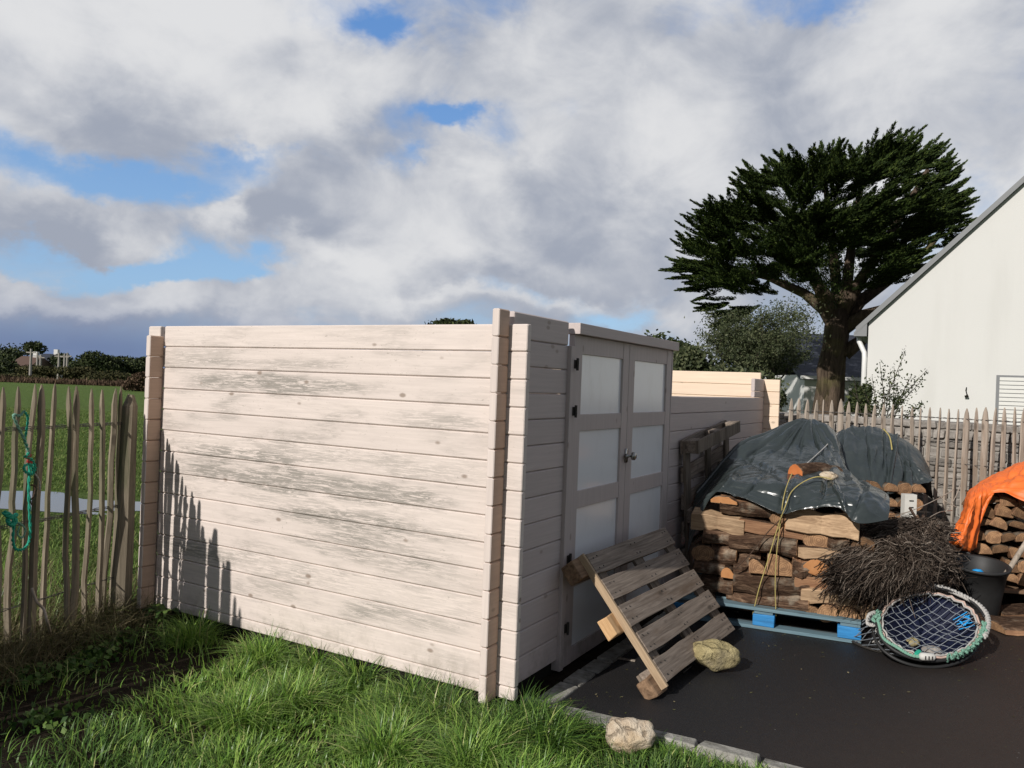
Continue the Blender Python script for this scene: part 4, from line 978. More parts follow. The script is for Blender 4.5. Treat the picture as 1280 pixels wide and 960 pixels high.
ctrlA=[row([(878,640,7.0),(925,600,7.4),(960,590,7.5),(1000,580,7.5),(1025,580,7.5),(1046,590,7.4),(1050,600,7.2),(1054,610,6.9)]),
row([(872,612,6.4),(922,556,6.75),(960,540,6.9),(1000,523,6.9),(1025,527,6.9),(1044,541,6.9),(1052,570,6.75),(1056,590,6.5)]),
row([(868,628,6.15),(915,578,6.4),(950,566,6.5),(985,558,6.5),(1020,556,6.5),(1046,562,6.45),(1056,582,6.3),(1066,597,6.15)]),
row([(865,640,5.95),(906,594,6.0),(945,584,6.05),(985,580,6.0),(1018,580,6.0),(1046,584,5.95),(1068,597,5.8),(1090,606,5.75)]),
row([(863,655,5.80),(900,606,5.68),(938,600,5.62),(978,600,5.52),(1012,600,5.45),(1046,602,5.40),(1082,610,5.30),(1110,618,5.35)]),
row([(862,668,5.72),(894,616,5.60),(932,616,5.47),(975,624,5.35),(1008,622,5.27),(1046,620,5.17),(1080,630,5.08),(1112,634,5.15)]),
row([(860,690,5.66),(890,621,5.55),(926,622,5.42),(976,642,5.26),(1002,637,5.20),(1046,634,5.10),(1072,654,5.00),(1110,650,5.05)])]
frr=random.Random(5); rad=[]
for a_ in range(11):
    an=R(-15+a_*21+frr.uniform(-6,6)); ln_=frr.uniform(.25,.6); rad.append((.50,.17,.50+math.cos(an)*ln_,.17+math.sin(an)*ln_,frr.uniform(.006,.013),frr.uniform(.018,.034)))
for a_ in range(9):
    u_=frr.uniform(.1,.9); v_=frr.uniform(.45,.7); rad.append((u_,v_,u_+frr.uniform(-.12,.12),1.02,frr.uniform(.008,.016),frr.choice([-1,1])*frr.uniform(.018,.035)))
for a_ in range(7):
    u_=frr.uniform(.05,.8); v_=frr.uniform(.3,.8); rad.append((u_,v_,u_+frr.uniform(.1,.25),v_+frr.uniform(-.12,.12),frr.uniform(.006,.010),frr.uniform(.01,.02)))
tarp('green_tarpaulin',ctrlA,230,200,.014,3,rad+[(.1,.2,.5,.75,.02,.03),(.45,.65,.50,1.,.02,-.03)],MT['tarp'],'dark green tarpaulin with fold marks over the front firewood stack')
ctrlB=[row([(1036,600,7.6),(1060,590,7.65),(1090,590,7.6),(1120,595,7.5),(1148,610,7.4),(1166,625,7.3)]),
row([(1036,552,7.25),(1058,537,7.3),(1088,536,7.3),(1118,545,7.25),(1146,562,7.15),(1162,588,7.05)]),
row([(1034,566,6.95),(1058,556,6.9),(1088,556,6.9),(1115,562,6.9),(1144,574,6.85),(1163,594,6.8)]),
row([(1034,590,6.75),(1058,584,6.65),(1088,586,6.6),(1112,588,6.6),(1142,588,6.6),(1165,598,6.62)]),
row([(1036,612,6.65),(1060,606,6.52),(1090,612,6.45),(1108,618,6.4),(1136,608,6.45),(1166,601,6.5)])]
tarp('grey_tarpaulin',ctrlB,180,140,.012,8,[(.35,.2,.42,.95,.010,.022),(.5,.2,.55,.8,.008,.02),(.2,.2,.1,.9,.01,.02),(.66,.5,.9,.95,.008,.03),(.66,.5,.98,.8,.008,.03),(.66,.5,.78,1.,.008,.03),(.1,.15,.5,.2,.01,.02),(.62,.2,.62,1.,.012,-.06),(.70,.45,.95,1.,.012,.03),(.7,.45,.75,1.,.01,.03),(.72,.4,.85,1.,.01,.03),(.3,.1,.3,.9,.03,.02),(.1,.2,.4,.5,.02,.02)],MT['tarp2'],'grey-green tarpaulin draped over the rear firewood by the fence')
ctrlO=[row([(1205,640,6.9),(1228,625,7.0),(1250,612,7.0),(1280,600,7.0),(1340,600,6.8),(1400,610,6.6)]),
row([(1210,618,6.55),(1230,602,6.65),(1250,591,6.65),(1282,578,6.6),(1340,578,6.4),(1400,590,6.2)]),
row([(1212,620,6.35),(1232,606,6.35),(1252,598,6.3),(1282,590,6.2),(1340,592,6.0),(1400,604,5.9)]),
row([(1214,624,6.22),(1234,612,6.18),(1254,608,6.12),(1282,610,6.0),(1340,612,5.85),(1400,622,5.8)]),
row([(1216,628,6.18),(1237,618,6.12),(1256,616,6.06),(1284,628,5.95),(1340,640,5.8),(1400,650,5.75)])]
hang=[row([(1212,612,6.45),(1222,606,6.40),(1232,604,6.32),(1246,606,6.26)]),
row([(1207,622,6.32),(1216,618,6.14),(1228,616,6.12),(1244,614,6.12)]),
row([(1203,640,6.22),(1212,638,6.0),(1222,636,6.1),(1234,632,6.12)]),
row([(1194,660,6.15),(1206,660,5.95),(1216,658,6.08),(1226,654,6.12)]),
row([(1184,676,6.12),(1198,682,5.92),(1210,686,6.04),(1221,681,6.12)]),
row([(1187,680,6.25),(1200,686,6.15),(1210,689,6.2),(1221,684,6.2)])]
hg=smooth_grid(hang,60,70); hg=wrinkle(hg,.012,4,[(.3,0,.35,1.,.05,.03),(.6,.1,.7,1.,.04,-.035),(.15,.3,.1,1.,.04,.02),(.85,.2,.9,1.,.04,.02)])
tarp('orange_tarpaulin',ctrlO,110,60,.018,11,[(.0,.5,.9,.55,.03,.03),(.1,.7,.8,.75,.03,.025),(.0,.3,.6,.35,.02,.02)],MT['orange'],'bright orange tarpaulin hanging over the right-hand log stack',extra=[hg])
# rope lines over the tarpaulins
def rope(name,pts,r_,mat,label,n=6,cat='rope'):
    pts=smooth_grid([pts],max(8,len(pts)*6),1)[0] if False else np.array(pts)
    # catmull
    m=len(pts); out=[]
    for i in range((m-1)*6+1):
        t=i/6; k_=min(int(t),m-2); f_=t-k_; p0=pts[max(k_-1,0)];p1=pts[k_];p2=pts[k_+1];p3=pts[min(k_+2,m-1)]
        out.append(.5*((2*p1)+(-p0+p2)*f_+(2*p0-5*p1+4*p2-p3)*f_*f_+(-p0+3*p1-3*p2+p3)*f_**3))
    b=MB(); b.tube(out,r_,n); o=b.build(name,mat,smooth=True)
    if label: recenter(o,out[0]); tag(o,label,cat)
    return o
of=lambda x,y,o_=-.035:onfront(x,y,o_)
rope('twine',[D(1040,599,5.35),D(1022,596,5.37),D(1005,602,5.38),D(990,614,5.33),of(982,632,-.09),of(972,660),of(960,700),of(949,735),of(941,768,-.01)],.0036,MT['ropey'],'yellow twine running from the top stone down across the logs')
rope('twine',[D(990,592,5.50),D(984,606,5.42),D(979,625,5.28),of(976,650),of(971,690),of(969,730),of(970,770,-.01)],.0034,MT['ropey'],'yellow twine hanging straight down from under the top log')
rope('twine',[of(985,640,-.05),of(960,665),of(940,690),of(918,712)],.004,MT['fleck'],'thin brown cord slanting across the upper logs')
rope('cord',[D(1048,541,6.82),D(1030,560,6.45),D(1008,580,5.9)],.005,MT['ropew'],'thin cord crossing the dark tarpaulin near its ridge')
rope('cord',[D(1104,536,7.2),D(1112,546,7.0),D(1115,562,6.82)],.006,MT['ropey'],'short yellow cord over the rear tarpaulin')
# log and stone lying on top
c=(D(994,589,5.72)+D(1046,592,5.95))/2
ax=D(1046,592,5.98)-D(994,590,5.68); o=log(c,ax,np.linalg.norm(ax),.062,.072,'half','split','endo'); tag(o,'half log with orange cut end weighing down the dark tarpaulin','log')
def rock(name,loc,r3,mat,label,seed,sub=4,sharp=.35):
    r=np.random.default_rng(seed); import bmesh
    bm=bmesh.new(); bmesh.ops.create_icosphere(bm,subdivisions=sub,radius=1)
    pl_=[(lambda q:q/np.linalg.norm(q))(r.normal(size=3)) for _ in range(16)]; ds=r.uniform(.62,.95,16)
    for v in bm.verts:
        p=np.array(v.co)
        for n_,d_ in zip(pl_,ds):
            t=p@n_
            if t>d_: p=p-n_*(t-d_)*.72
        p*=1+.035*math.sin(p[0]*9+seed)+.03*math.sin(p[1]*11+p[2]*8)
        p+=r.normal(0,.006,3)
        v.co=tuple(p*np.array(r3))
    me=bpy.data.meshes.new(name); bm.to_mesh(me); bm.free(); me.materials.append(mat); o=bpy.data.objects.new(name,me); sc.collection.objects.link(o); o.location=tuple(map(float,loc)); o.rotation_euler=(0,0,r.uniform(-.3,.3))
    for p in me.polygons: p.use_smooth=True
    return tag(o,label,'stone')
q=D(1035,595,5.42); rock('stone',q,(.065,.05,.032),MT['rock_w'],'small pale stone on the dark tarpaulin holding the twine',5,3)
q=G(893,843,0); rock('stone',(q[0]+.01,q[1]+.06,.085),(.150,.105,.088),MT['rock_y'],'yellow lichened stone on the asphalt next to the leaning pallet',27)
q=G(790,945,0); rock('stone',(q[0],q[1]+.06,.062),(.112,.085,.088),MT['rock_w'],'cream veined stone on the grass at the kerb',33)

# ------------------------------------------------------------------ right-hand log stack under the orange tarpaulin
GR='log ends under the orange tarpaulin'
z=.16; r_=0
while z<.78:
    hgt=random.uniform(.085,.12); px=1226-(r_%2)*6+ (6 if z>.6 else 0)
    while px<1390:
        wpx=random.uniform(15,24); dep=6.2-(px-1220)/170*.35; p=D(px+wpx/2,650,dep); p[2]=z+hgt/2
        if px<1285 or r_<4:
            o=log(p+np.array([.05,.22,0]),np.array([-.25,-1,random.uniform(-.05,.05)]),.42,wpx/F*dep*.52,hgt*.53,random.choice(['round','half','quarter','quarter']),'split',random.choice(['end','end','end','end']),roll=random.uniform(-.5,.5)); tag(o,'brown split log end stacked under the orange tarpaulin','log',GR)
        px+=wpx
    z+=hgt; r_+=1
b=MB(); b.box((0,0,0),(1.3,.9,.025)); b.box((0,.0,-.09),(.1,.9,0)); b.box((.6,.0,-.09),(.7,.9,0)); b.box((1.2,0,-.09),(1.3,.9,0)); o=b.build('timber_skid',MT['rot'],bevel=.004); q=D(1226,700,6.1); o.location=(q[0],6.12,.12); o.rotation_euler=(0,0,-.18); tag(o,'low timber skid carrying the right-hand log stack','skid')
for i,(x,y,ln,rz) in enumerate([(1262,770,.5,.3),(1250,785,.42,-.15),(1275,792,.5,.1)]):
    q=G(x,y,0); o=log(q+np.array([.1,.05,.035]),(math.cos(rz),math.sin(rz),0),ln,.09,.035,'slab','split','end'); tag(o,['dark bark slab on the ground nearest the right-hand stack','dark bark slab on the ground nearest the tub','bark slab lying nearest the camera at the right edge'][i],'bark slab')
b=MB(); a0=D(1256,720,5.75); a1=D(1340,588,5.9); b.tube([a0,a0+(a1-a0)*.5,a1],[.019,.0175,.017],10); a00=a0-(a1-a0)*.18; b.tube([a00,a0],[.018,.019],10); o=b.build('tool_handle',MT['chestnut_pale'],smooth=True); recenter(o,a00); tag(o,'pale wooden tool handle leaning at the right edge','tool handle')

# ------------------------------------------------------------------ tub
bd=5.85; q=D(1221,709,bd); tubm=Matrix.Translation((q[0],bd,0))@Matrix.Rotation(R(8),4,'X')@Matrix.Rotation(R(-2),4,'Y')@Matrix.Scale(1.1,4)
tub=empty('rubber_tub',(0,0,0),'black plastic tub with rim standing right of the net trap','tub',mw=tubm)
b=MB(); n=40; prof=[(.0,.012),(.125,.012),(.133,.03),(.150,.2),(.166,.345),(.182,.350),(.184,.362),(.176,.368),(.160,.360),(.144,.2),(.125,.04),(0,.035)]
vs_=[(r0*math.cos(2*math.pi*i/n),r0*math.sin(2*math.pi*i/n),z0) for (r0,z0) in prof for i in range(n)]
b.add(vs_,[(i*n+j,i*n+(j+1)%n,(i+1)*n+(j+1)%n,(i+1)*n+j) for i in range(len(prof)-1) for j in range(n)]); b.build('body',MT['rubber'],tub,smooth=True)
b=MB(); b.tube([(-.05,.182,.345),(-.05,.215,.36),(0,.225,.365),(.05,.215,.36),(.05,.182,.345)],.009,8); b.build('handle',MT['rubber'],tub,smooth=True)
rb=rock('plastic_ball',(0,0,0),(.045,.035,.03),MT['brightblue'],'',4,3); p=tubm@Vector((.03,.06,.28)); rb.location=p; tag(rb,'bright blue crumpled plastic inside the black tub','plastic waste')
b=MB(); b.box((-.13,-.1,0),(.13,.1,.25)); 
o=rock('rubbish_heap',(0,0,0),(.13,.13,.10),MT['fleck'],'',9,3); o.location=tubm@Vector((0,0,.15)); tag(o,'dark damp rubbish filling the bottom of the tub','rubbish')

# ------------------------------------------------------------------ net trap
tc0=np.array([2.60,5.03,0.0])
trap=empty('crab_pot',tc0,'round netted crab pot tied with green and white rope on the asphalt','crab pot')
# upper hoop: front low, rear raised
fp=G(1163,826,.05); rp=D(1160,741,5.12); hc=(fp+rp)/2; up_=(rp-fp); ry_=np.linalg.norm(up_)/2; up_n=up_/np.linalg.norm(up_)
Lp=D(1092,786,hc[1]+.0); Rp=D(1227,786,hc[1]); rx_=np.linalg.norm(Rp-Lp)/2*.97; xn=np.array([1,0,.0]); nn=np.cross(xn,up_n)
def hp(a,s=1.,o_=0.): return hc+xn*rx_*s*math.cos(a)+up_n*ry_*s*math.sin(a)+nn*o_-tc0
def hoop(name,s,o_,r_,mat,parent=trap,a0=0,a1=2*math.pi,wob=0,n=64,seg=6):
    b=MB(); b.tube([hp(a0+(a1-a0)*i/n,s+wob*math.sin(i*1.7),o_+wob*math.cos(i*2.3)) for i in range(n+1)],r_,seg,cap=(a1-a0)<6.2); return b.build(name,mat,parent,smooth=True)
hoop('hoop',1.0,0,.011,MT['rubber']); hoop('hoop',.955,.012,.007,MT['pinkrope'],wob=.010); hoop('hoop',.905,.016,.006,MT['ropew'],wob=.010); hoop('hoop',1.06,.03,.009,MT['rubber'],a0=.2,a1=2.9); hoop('hoop',1.10,.015,.008,MT['iron'],a0=.4,a1=2.7); hoop('hoop',1.03,-.05,.010,MT['rubber']); hoop('hoop',1.04,-.10,.010,MT['iron'],a0=.3,a1=2.8)
# ground hoop
b=MB(); b.tube([(.36*math.cos(t),.33*math.sin(t)+.10,.012) for t in np.linspace(0,2*math.pi,60)],.011,6,cap=False); b.build('base_hoop',MT['iron'],trap,smooth=True)
# side netting between hoops, slanted twines
b=MB(); n=30
for sgn in (1,-1):
    for i in range(n):
        a=2*math.pi*i/n; p0=hp(a,1.0); a2=a+sgn*.28; p1=np.array([.36*math.cos(a2),.33*math.sin(a2)+.10,.012]); b.tube([p0,(p0+p1)/2*np.array([1.02,1.02,1]),p1],.0026,4)
b.build('side_netting',MT['net'],trap)
# lath hoops along the raised back
b=MB()
for i in range(26):
    a=.35+2.45*i/25; b.tube([hp(a,.97,.006),hp(a,1.05,-.06)],.006,5)
b.build('lashing',MT['ropew'],trap)
# dark blue inner net bag
P=[]
for i in range(9):
    t=i/8
    P.append([hp(2*math.pi*j/48,.9*(1-t*.97),-.01-.20*math.sin(t*math.pi/2)-.02*math.sin(j*1.3)*t) for j in range(49)])
P=np.array(P); P[...,2]=np.maximum(P[...,2],.008)
b=MB(); b.grid(P); b.build('net_bag',MT['netblue'],trap,smooth=True,solid=.003)
# diamond netting across the mouth
b=MB()
def chord(ang,off,N_=14):
    d=np.array([math.cos(ang),math.sin(ang)]); m_=np.array([-d[1],d[0]])*off; h_=.9**2-off*off
    if h_<=0: return None
    h_=math.sqrt(h_); pts=[]
    for i in range(N_+1):
        t=-h_+2*h_*i/N_; u=m_+d*t; rr=np.hypot(*u)/.9; sag=-.07*(1-rr**2)+.012*math.sin(u[0]*9+u[1]*7); jit=.016*math.sin(i*2.2+off*30)
        pts.append(hc+xn*rx_*(u[0]+jit)+up_n*ry_*(u[1]+jit)+nn*(.012+sag)-tc0)
    return pts
for ang in (R(38),R(-42)):
    for k_ in range(-5,6):
        pts=chord(ang+random.uniform(-.02,.02),k_*.165+random.uniform(-.02,.02))
        if pts: b.tube(pts,.0021,4)
b.build('mouth_netting',MT['net'],trap)
# ropes
def twist(parent,pts,r_,mat,name='rope',turns=40,amp=None):
    pts=np.array(pts,float); m=len(pts); N_=m*8; out=[[],[]]
    amp=amp or r_*.7
    for i in range(N_+1):
        t=i/N_*(m-1); k_=min(int(t),m-2); f_=t-k_; p0=pts[max(k_-1,0)];p1=pts[k_];p2=pts[k_+1];p3=pts[min(k_+2,m-1)]
        c=.5*((2*p1)+(-p0+p2)*f_+(2*p0-5*p1+4*p2-p3)*f_*f_+(-p0+3*p1-3*p2+p3)*f_**3)
        a=i*.9
        for s in (0,1): out[s].append(c+np.array([math.cos(a+s*math.pi),math.sin(a+s*math.pi)*.5,math.sin(a+s*math.pi)])*amp)
    b=MB(); [b.tube(o_,r_*.8,5) for o_ in out]; return b.build(name,mat,parent,smooth=True)
twist(trap,[hp(a,1.10+.03*math.sin(a*5),.03) for a in np.linspace(2.1,-.35,16)],.013,MT['ropew'])
twist(trap,[hp(a,1.0+.02*math.sin(a*9),.03) for a in np.linspace(3.0,4.5,12)],.008,MT['ropel'])
pts=[]
for i in range(46):
    t=i/45; a=5.0+1.15*t; pts.append(hp(a,1.0+.05*math.sin(i*2.6),.02+.03*math.cos(i*2.6)))
twist(trap,pts,.006,MT['ropel'])
pts=[hp(-.12+.15*math.sin(i*2.2),1.02+.05*math.cos(i*2.9),.02+.03*math.sin(i*1.3)) for i in range(12)]; twist(trap,pts,.006,MT['ropel'])
pts=[hp(3.0+.14*math.sin(i*1.9),1.03+.06*math.cos(i*2.5),.02+.025*math.sin(i*1.1)) for i in range(14)]; twist(trap,pts,.006,MT['ropel'])
twist(trap,[hp(2.9,1.08,.02),hp(3.0,1.18,.02),hp(3.1,1.16,-.02),hp(3.2,1.06,0)],.009,MT['ropew'])
q=G(1092,802,.015)-tc0; twist(trap,[q,q+np.array([.05,-.03,.0]),q+np.array([.10,.0,.01]),q+np.array([.07,.05,.05]),hp(3.35,1.02)],.009,MT['ropew'])
pts=[hp(4.45,.86+.10*t,.02)+np.array([.01*math.sin(t*20),0,0]) for t in np.linspace(0,1,8)]; twist(trap,pts,.010,MT['ropeg'])
b=MB(); q=hp(4.62,1.0,.035); b.tube([q+np.array([-.045,0,0]),q+np.array([-.035,0,0]),q+np.array([.035,0,0]),q+np.array([.045,0,0])],[.012,.022,.022,.012],10); b.build('float',MT['float'],trap,smooth=True)
b=MB()
for s in (-.02,0,.02): b.box(tuple(q+np.array([s-.003,-.024,-.010])),tuple(q+np.array([s+.003,-.0215,.010])))
b.build('float_marks',MT['iron'],trap)
twist(trap,[hp(0.5,.80,-.02),hp(.3,.82,.0),hp(.15,.7,-.02),hp(.35,.68,-.03)],.006,MT['brightblue'])
b=MB(); [b.tube([hp(.05+.12*i,.87,.0),hp(.1+.12*i,.62,-.05)],.003,4) for i in range(5)]; b.build('blue_net_patch',MT['brightblue'],trap)
for (x,y,z,rx0,sd,mt,lb) in [(-.02,-.03,.05,.055,41,'rock_y','mossy weight stone in the middle of the net trap'),(.16,.0,.055,.06,43,'rock_y','mossy weight stone at the right inside the net trap'),(.04,-.14,.04,.07,44,'stone','grey flat stone at the front inside the net trap')]:
    rock('weight_stone',(tc0[0]+x,tc0[1]+y,z),(rx0,rx0*.6,.03),MT[mt],lb,sd,3)

# ------------------------------------------------------------------ dead heather heaped on the stack corner
def strands(root_list,n,name,mat,loc,label,cat):
    V=[];Fc=[];k0=0
    for _ in range(n):
        (a,b_,c_x,spread,rad,ln)=random.choices(root_list,weights=[q[5] for q in root_list])[0]
        s=a+rng.normal(0,spread,3)*np.array([1,1,.7]); e=b_+rng.normal(0,rad,3); m_=(s+e)/2+c_x+rng.normal(0,rad*.4,3)
        t0=random.uniform(0,.55); t1=min(1,t0+random.uniform(.25,.6)); prev=None; wd_=random.choice([.0008,.0012,.0016,.0016,.0024,.0034])*random.uniform(.8,1.2); cu=rng.normal(0,.012,3)
        for j in range(6):
            t=t0+(t1-t0)*j/5; p=(1-t)**2*s+2*t*(1-t)*m_+t*t*e+rng.normal(0,.008,3)+cu*math.sin(j*2.1)
            for q in range(3):
                an=2.09*q; V.append(p+np.array([math.cos(an),.3*math.sin(an),math.sin(an)])*wd_*(1.2-t*.5))
            if j<5:
                for q in range(3): Fc.append((k0+j*3+q,k0+j*3+(q+1)%3,k0+(j+1)*3+(q+1)%3,k0+(j+1)*3+q))
        k0+=18
    o=fastmesh(name,V,Fc,mat,loc=loc); return tag(o,label,cat)
def W(px,py,d): return D(px,py,d)
rl=[(W(1182,665,5.75),W(1085,672,5.25),np.array([0,0,.07]),.05,.045,3),
(W(1165,695,5.5),W(1044,735,4.98),np.array([0,0,.17]),.06,.05,4),
(W(1165,675,5.55),W(1040,715,5.0),np.array([0,0,.12]),.05,.04,3),
(W(1172,700,5.45),W(1118,735,5.0),np.array([0,0,.20]),.07,.06,4),
(W(1160,690,5.5),W(1085,750,4.95),np.array([0,0,.2]),.06,.045,2.5),
(W(1150,660,5.5),W(1180,728,5.35),np.array([0,0,.08]),.06,.05,2.5),
(W(1110,680,5.3),W(1150,720,5.1),np.array([0,-.05,.05]),.07,.07,2.5),
(W(1160,700,5.4),W(1110,715,5.15),np.array([0,0,.0]),.09,.08,3.5)]
strands(rl,22000,'heather_heap',MT['brush'],tuple(W(1130,720,5.3)*np.array([1,1,0])),'heap of dead brown heather slumped over the right end of the firewood','brushwood')
# core of thicker stems so the heap is opaque
b=MB()
for i in range(260):
    r1=random.choice(rl); s=r1[0]+rng.normal(0,.05,3)+np.array([0,.08,-.05]); e=r1[1]+rng.normal(0,.05,3)+np.array([0,.10,-.04]); m_=(s+e)/2+r1[2]*.8
    b.tube([s,(s+m_)/2+r1[2]*.1,m_,(m_+e)/2+r1[2]*.1,e],[.010,.009,.008,.006,.003],4)
o=b.build('heather_stems',MT['fleck']); hh_=bpy.data.objects['heather_heap']; o.data.transform(Matrix.Translation(-hh_.location)); o.parent=hh_
for i,(pts) in enumerate([[(1118,646,5.8),(1150,634,5.9),(1175,622,6.1),(1192,612,6.2)],[(1160,648,5.8),(1175,640,6.0),(1190,638,6.2)],[(1172,615,6.2),(1180,625,6.0),(1196,634,6.0)],[(1182,640,6.0),(1194,622,6.1),(1200,606,6.2)]]):
    rope('stalk',[D(*q) for q in pts],.0035,MT['chestnut_pale'],['long pale bent stalk arching above the heather','short pale stalk beside the orange tarpaulin','crossing pale stalk near the fence foot','upright pale stalk touching the orange tarpaulin'][i],5,'stalk')

# ------------------------------------------------------------------ ropes on the left fence
def fp_(px,py,off=-.05):
    m_=mofpx(px+.0375*(py-460)); p=fl(m_); return D(px,py,p[1]+off)
rp=empty('hanging_rope',fp_(35,640)*np.array([1,1,0]),'teal green rope knotted and hanging on the left paling fence','rope'); po=np.array(rp.location)
def tw(l,r_,m_): twist(rp,[fp_(*q)-po for q in l],r_,MT[m_])
tw([(30,514),(25,520),(17,519),(22,532),(30,548),(35,562),(37,572)],.006,'ropel')
tw([(30,514),(35,522),(33,540),(31,550),(35,562)],.005,'ropeg')
tw([(35,566),(37,585),(36,610),(37,640),(38,665),(35,680),(28,687),(19,686),(16,675),(17,655),(13,645)],.006,'ropeg')
tw([(31,570),(40,575),(44,585),(40,593),(32,590),(30,583),(38,580),(42,590)],.006,'ropeg')
tw([(33,572),(38,569),(35,577),(39,578)],.006,'red')
tw([(5,640),(12,646),(20,644),(10,650),(15,656),(19,650),(8,641)],.009,'ropeg')
tw([(17,650),(26,655),(32,662),(28,672),(22,668),(24,658)],.004,'ropel')
tw([(42,590),(49,600),(50,612)],.003,'ropew')
tw([(39,606),(44,608),(42,620),(38,626),(41,632)],.004,'fleck')
q=[fp_(40,735,-.35),fp_(46,752,-.38),fp_(55,762,-.42),fp_(60,780,-.5),G(66,797,.02),G(84,804,.01)]
rope('bare_root',q,.007,MT['chestnut_pale'],'pale crooked stick in front of the left fence foot',6,'stick')

# ------------------------------------------------------------------ grass
def blades(N_,fn,lmin,lmax,mat,name,label,wmin=.0018,wmax=.0042,curl=1.,clump=None,mi=None,mats=None,kind='stuff'):
    P=fn(N_); n=len(P); ln=rng.uniform(lmin,lmax,n)
    az_=rng.uniform(0,2*np.pi,n)
    if clump is not None:
        cc=clump; d=((P[:,None,:2]+rng.normal(0,.035,(n,1,2))-cc[None,:,:2])**2).sum(2); k_=d.argmin(1); dd=np.sqrt(d[np.arange(n),k_]); v=P[:,:2]-cc[k_,:2]
        az_=np.arctan2(v[:,1],v[:,0])+rng.normal(0,.95,n); ln*=cc[k_,2]*np.clip(1.25-dd*2.2,.45,1.25)
    lean=rng.uniform(.3,1.55,n)*curl; w_=rng.uniform(wmin,wmax,n); e=np.stack([-np.sin(az_+rng.normal(0,.6,n)),np.cos(az_),np.zeros(n)],1)*w_[:,None]
    d=np.stack([np.cos(az_),np.sin(az_),np.zeros(n)],1); V=np.zeros((n,10,3))
    for j in range(5):
        t=j/4; h=ln*(t-.42*lean*t*t); out=ln*lean*.75*t**1.7; c=P+d*out[:,None]; c=c.copy(); c[:,2]+=h; ww=(1-t**1.5)*.95+.05
        V[:,2*j]=c-e*ww; V[:,2*j+1]=c+e*ww
    base=np.arange(n)*10; Fc=np.concatenate([np.stack([base+2*j,base+2*j+1,base+2*j+3,base+2*j+2],1) for j in range(4)])
    if mats is not None:
        m=mi(P); m=np.concatenate([m]*4); o=fastmesh(name,V.reshape(-1,3),Fc,mats,mi=m)
    else: o=fastmesh(name,V.reshape(-1,3),Fc,mat)
    if label: tag(o,label,'grass')
    if kind: o['kind']=kind
    return o
def loc2(P):
    v=P[:,:2]-C0; return v@DF,v@DL
def vn(x,y,s):  # cheap value noise
    return (np.sin(x*s+1.3*np.sin(y*s*.7))+np.sin(y*s*1.3+1.7*np.sin(x*s*.9+2))+np.sin((x+y)*s*.6+4))/6+.5
def lawn(N_):
    x=rng.uniform(-3.6,2.0,N_*2); y=rng.uniform(2.5,5.3,N_*2); P=np.stack([x,y,np.full_like(x,-.012)],1); a,b=loc2(P)
    fb=FB-FK*(-a)
    soil=np.clip(((b-1.0-.6*(vn(x,y,3)-.5)+.25*np.clip(-a-.3,0,1))/.5),0,1)      # thin towards the fence foot
    keep=(a<.15)&(b<fb-.03)&((a<-.035)|(b<-.10))&(rng.uniform(0,1,len(x))>soil*.93)&(np.abs(x/y)<.78)
    keep&=~((a>.09)&(b>-3)&(rng.uniform(0,1,len(x))>.25)&(b<0))
    return P[keep][:N_]
cl=np.stack([rng.uniform(-3.4,1.9,150),rng.uniform(2.5,5.3,150),rng.uniform(.55,1.5,150)],1)
def patch(P):
    x,y=P[:,0],P[:,1]; return ((vn(x+3,y,2.3)+rng.normal(0,.18,len(x)))>.52).astype(int)
blades(52000,lawn,.045,.12,None,'lawn_grass','long tufted green grass in front of the shed',clump=cl,mats=[MT['grass'],MT['grass_dark']],mi=patch)
def tall(N_):
    # big tufts near the shed corner and along the wall
    cs=[G(650,905),G(610,930),G(560,900),G(520,880),G(450,850),G(400,835),G(330,825),G(240,800),G(680,930),G(480,940),G(360,880),G(300,900),G(585,955)]
    q=[]
    for c in cs: q.append(c+rng.normal(0,.075,(N_//len(cs),3))*np.array([1,1,0]))
    P=np.concatenate(q); P[:,2]=-.012; a,b=loc2(P); return P[(a<-.04)|((b<-.12)&(a<.1))]
ct=np.array([[*G(x,y)[:2],1.0] for x,y in [(650,905),(610,930),(560,900),(520,880),(450,850),(400,835),(330,825),(240,800),(680,930),(480,940),(360,880),(300,900),(585,955)]])
blades(6500,tall,.12,.22,None,'tall_grass_tufts','long arching grass tufts near the shed corner and along its wall',.002,.0042,1.15,ct,mats=[MT['grass'],MT['grass_dark']],mi=patch)
# dry stalks and weeds at the left fence foot
def foot(N_):
    m_=rng.uniform(.05,2.2,N_); off=rng.normal(.02,.16,N_); P=np.array([fl(a) for a in m_])+np.outer(off,[DL[0],DL[1],0]); P[:,2]=-.02; return P
blades(7000,foot,.12,.42,MT['straw'],'fence_foot_grass','tangled dry straw grass along the left fence foot',.0012,.003,1.3)
def foot2(N_):
    m_=rng.uniform(-.1,2.6,N_); off=rng.uniform(.05,1.6,N_); P=np.array([fl(a) for a in m_])+np.outer(off,[DL[0],DL[1],0]); P[:,2]=-.03; return P
blades(16000,foot2,.10,.42,None,'rough_meadow_grass','rough green and straw grass just behind the left fence',.0018,.004,.9,mats=[MT['grass'],MT['straw']],mi=lambda P:(rng.uniform(0,1,len(P))>.45).astype(int))
def fieldg(N_):
    y=rng.uniform(5.5,30,N_)**1.0; x=-y*rng.uniform(.40,.72,N_); P=np.stack([x,y,np.full(N_,-.03)],1)
    wet=((x+6.6)/3.2)**2+((y-9.6+.14*(x+6.6))/.84)**2; return P[(wet>1)]
blades(80000,fieldg,.03,.09,MT['fieldleaf'],'field_grass','short meadow grass of the green field beyond the fence',.003,.007,1.)
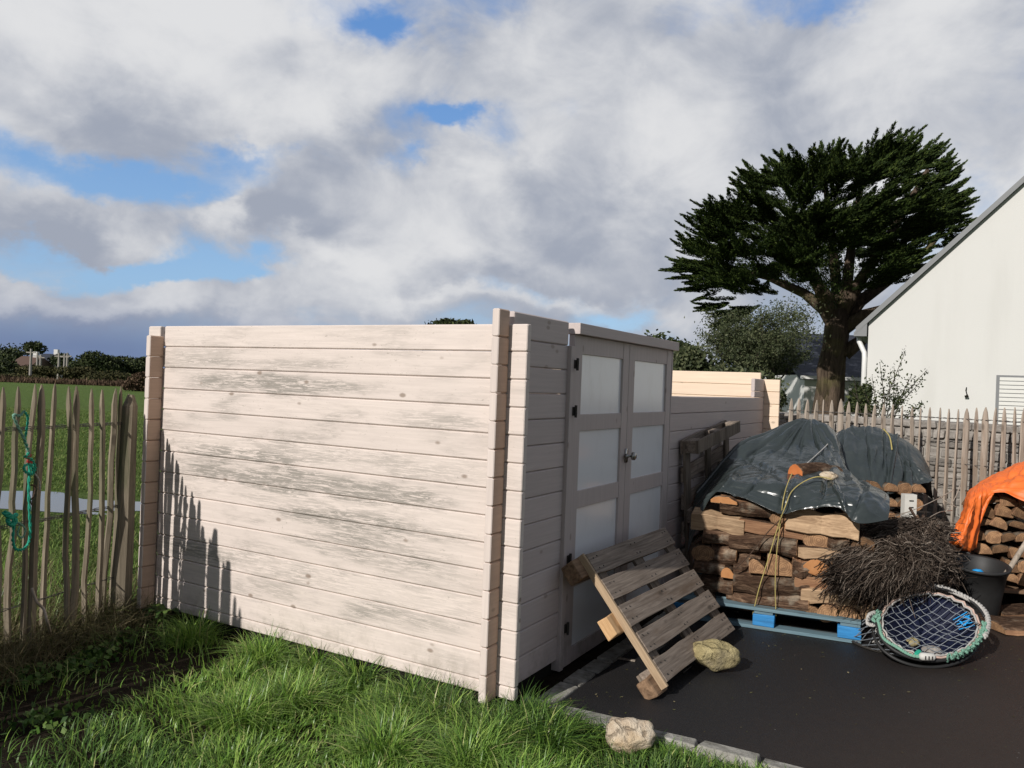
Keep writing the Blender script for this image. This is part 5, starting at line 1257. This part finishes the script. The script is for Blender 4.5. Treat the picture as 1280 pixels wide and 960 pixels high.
# clover and weed leaves in the lawn edge
cs=[(130,818),(100,835),(150,800),(215,775),(195,768),(370,830),(440,838),(350,812),(40,850),(60,905)]
P=[]
for (x,y) in cs:
    g=G(x,y); q=g+rng.normal(0,.07,(130,3))*np.array([1,1,0]); q[:,2]=rng.uniform(.0,.05,130); P.append(q)
P=np.concatenate(P); v,f=leafcloud(P,rng.uniform(.02,.045,len(P)),.75,axis=np.array([[.6,-.2,.25]]),ax_j=.9); tag(fastmesh('weed_leaves',v,f,MT['grass_dark']),'low broad weed leaves among the grass by the fence','weeds',kind='stuff')
wd=empty('dandelion_plant',G(205,778),'leafy dandelion rosette at the dark foot of the shed wall','weed')
V=[];Fc=[];k0=0
for i in range(15):
    a=i*2.4; ln=random.uniform(.12,.2); d_=np.array([math.cos(a),math.sin(a),0]); e=np.array([-math.sin(a),math.cos(a),0])
    for j in range(8):
        t=j/7; c=d_*ln*t*.8+np.array([0,0,.09*math.sin(t*2.4)+.01]); ww=.02*math.sin(min(1,t+.08)*2.9)*(1+.4*(j%2)); V+=[c-e*ww,c+e*ww]
        if j<7: Fc.append((k0+2*j,k0+2*j+1,k0+2*j+3,k0+2*j+2))
    k0+=16
o=fastmesh('leaves',V,Fc,MT['grass_dark']); o.parent=wd
# lawn edge creeping over the kerb and fallen bits on the asphalt
def kerbg(N_):
    b=rng.uniform(-3,-.1,N_); a=rng.normal(.07,.03,N_); P=np.array([S(x,y) for x,y in zip(a,b)]); P[:,2]=-.005; return P
blades(2600,kerbg,.03,.10,MT['grass'],'kerb_grass','grass blades leaning over the kerb stones',.0014,.003,1.)
q=G(775,824,0); b=MB(); b.box((-.09,-.011,.001),(.09,.011,.008)); o=b.build('wood_splinter',MT['chestnut_pale'],bevel=.002); o.location=tuple(q); o.rotation_euler=(0,0,-.35); tag(o,'flat pale wood splinter on the asphalt in front of the doors','splinter')

# bark chips and grit fallen around the firewood
P=[]
for i in range(420):
    c=random.choice([(1000,800,.5),(900,800,.6),(1200,830,.4),(1250,790,.3),(800,860,.9),(1000,860,.9),(720,880,.2)]); g=G(c[0],c[1]); P.append(g+np.array([random.gauss(0,c[2]),random.gauss(0,c[2]*.6),.004]))
P=np.array(P); a,b=loc2(P); P=P[(a>.25)&(b<-.12)]
v,f=leafcloud(P,rng.uniform(.006,.026,len(P)),.5,axis=np.array([[.8,.5,0.]]),ax_j=.9); v=v.copy(); v[:,2]=.0035+(v[:,2]-v[:,2].mean())*.15; v[:,2]=np.maximum(v[:,2],.002)
tag(fastmesh('bark_chips',v,f,MT['straw']),'scattered bark chips and grit on the dark asphalt','debris',kind='stuff')
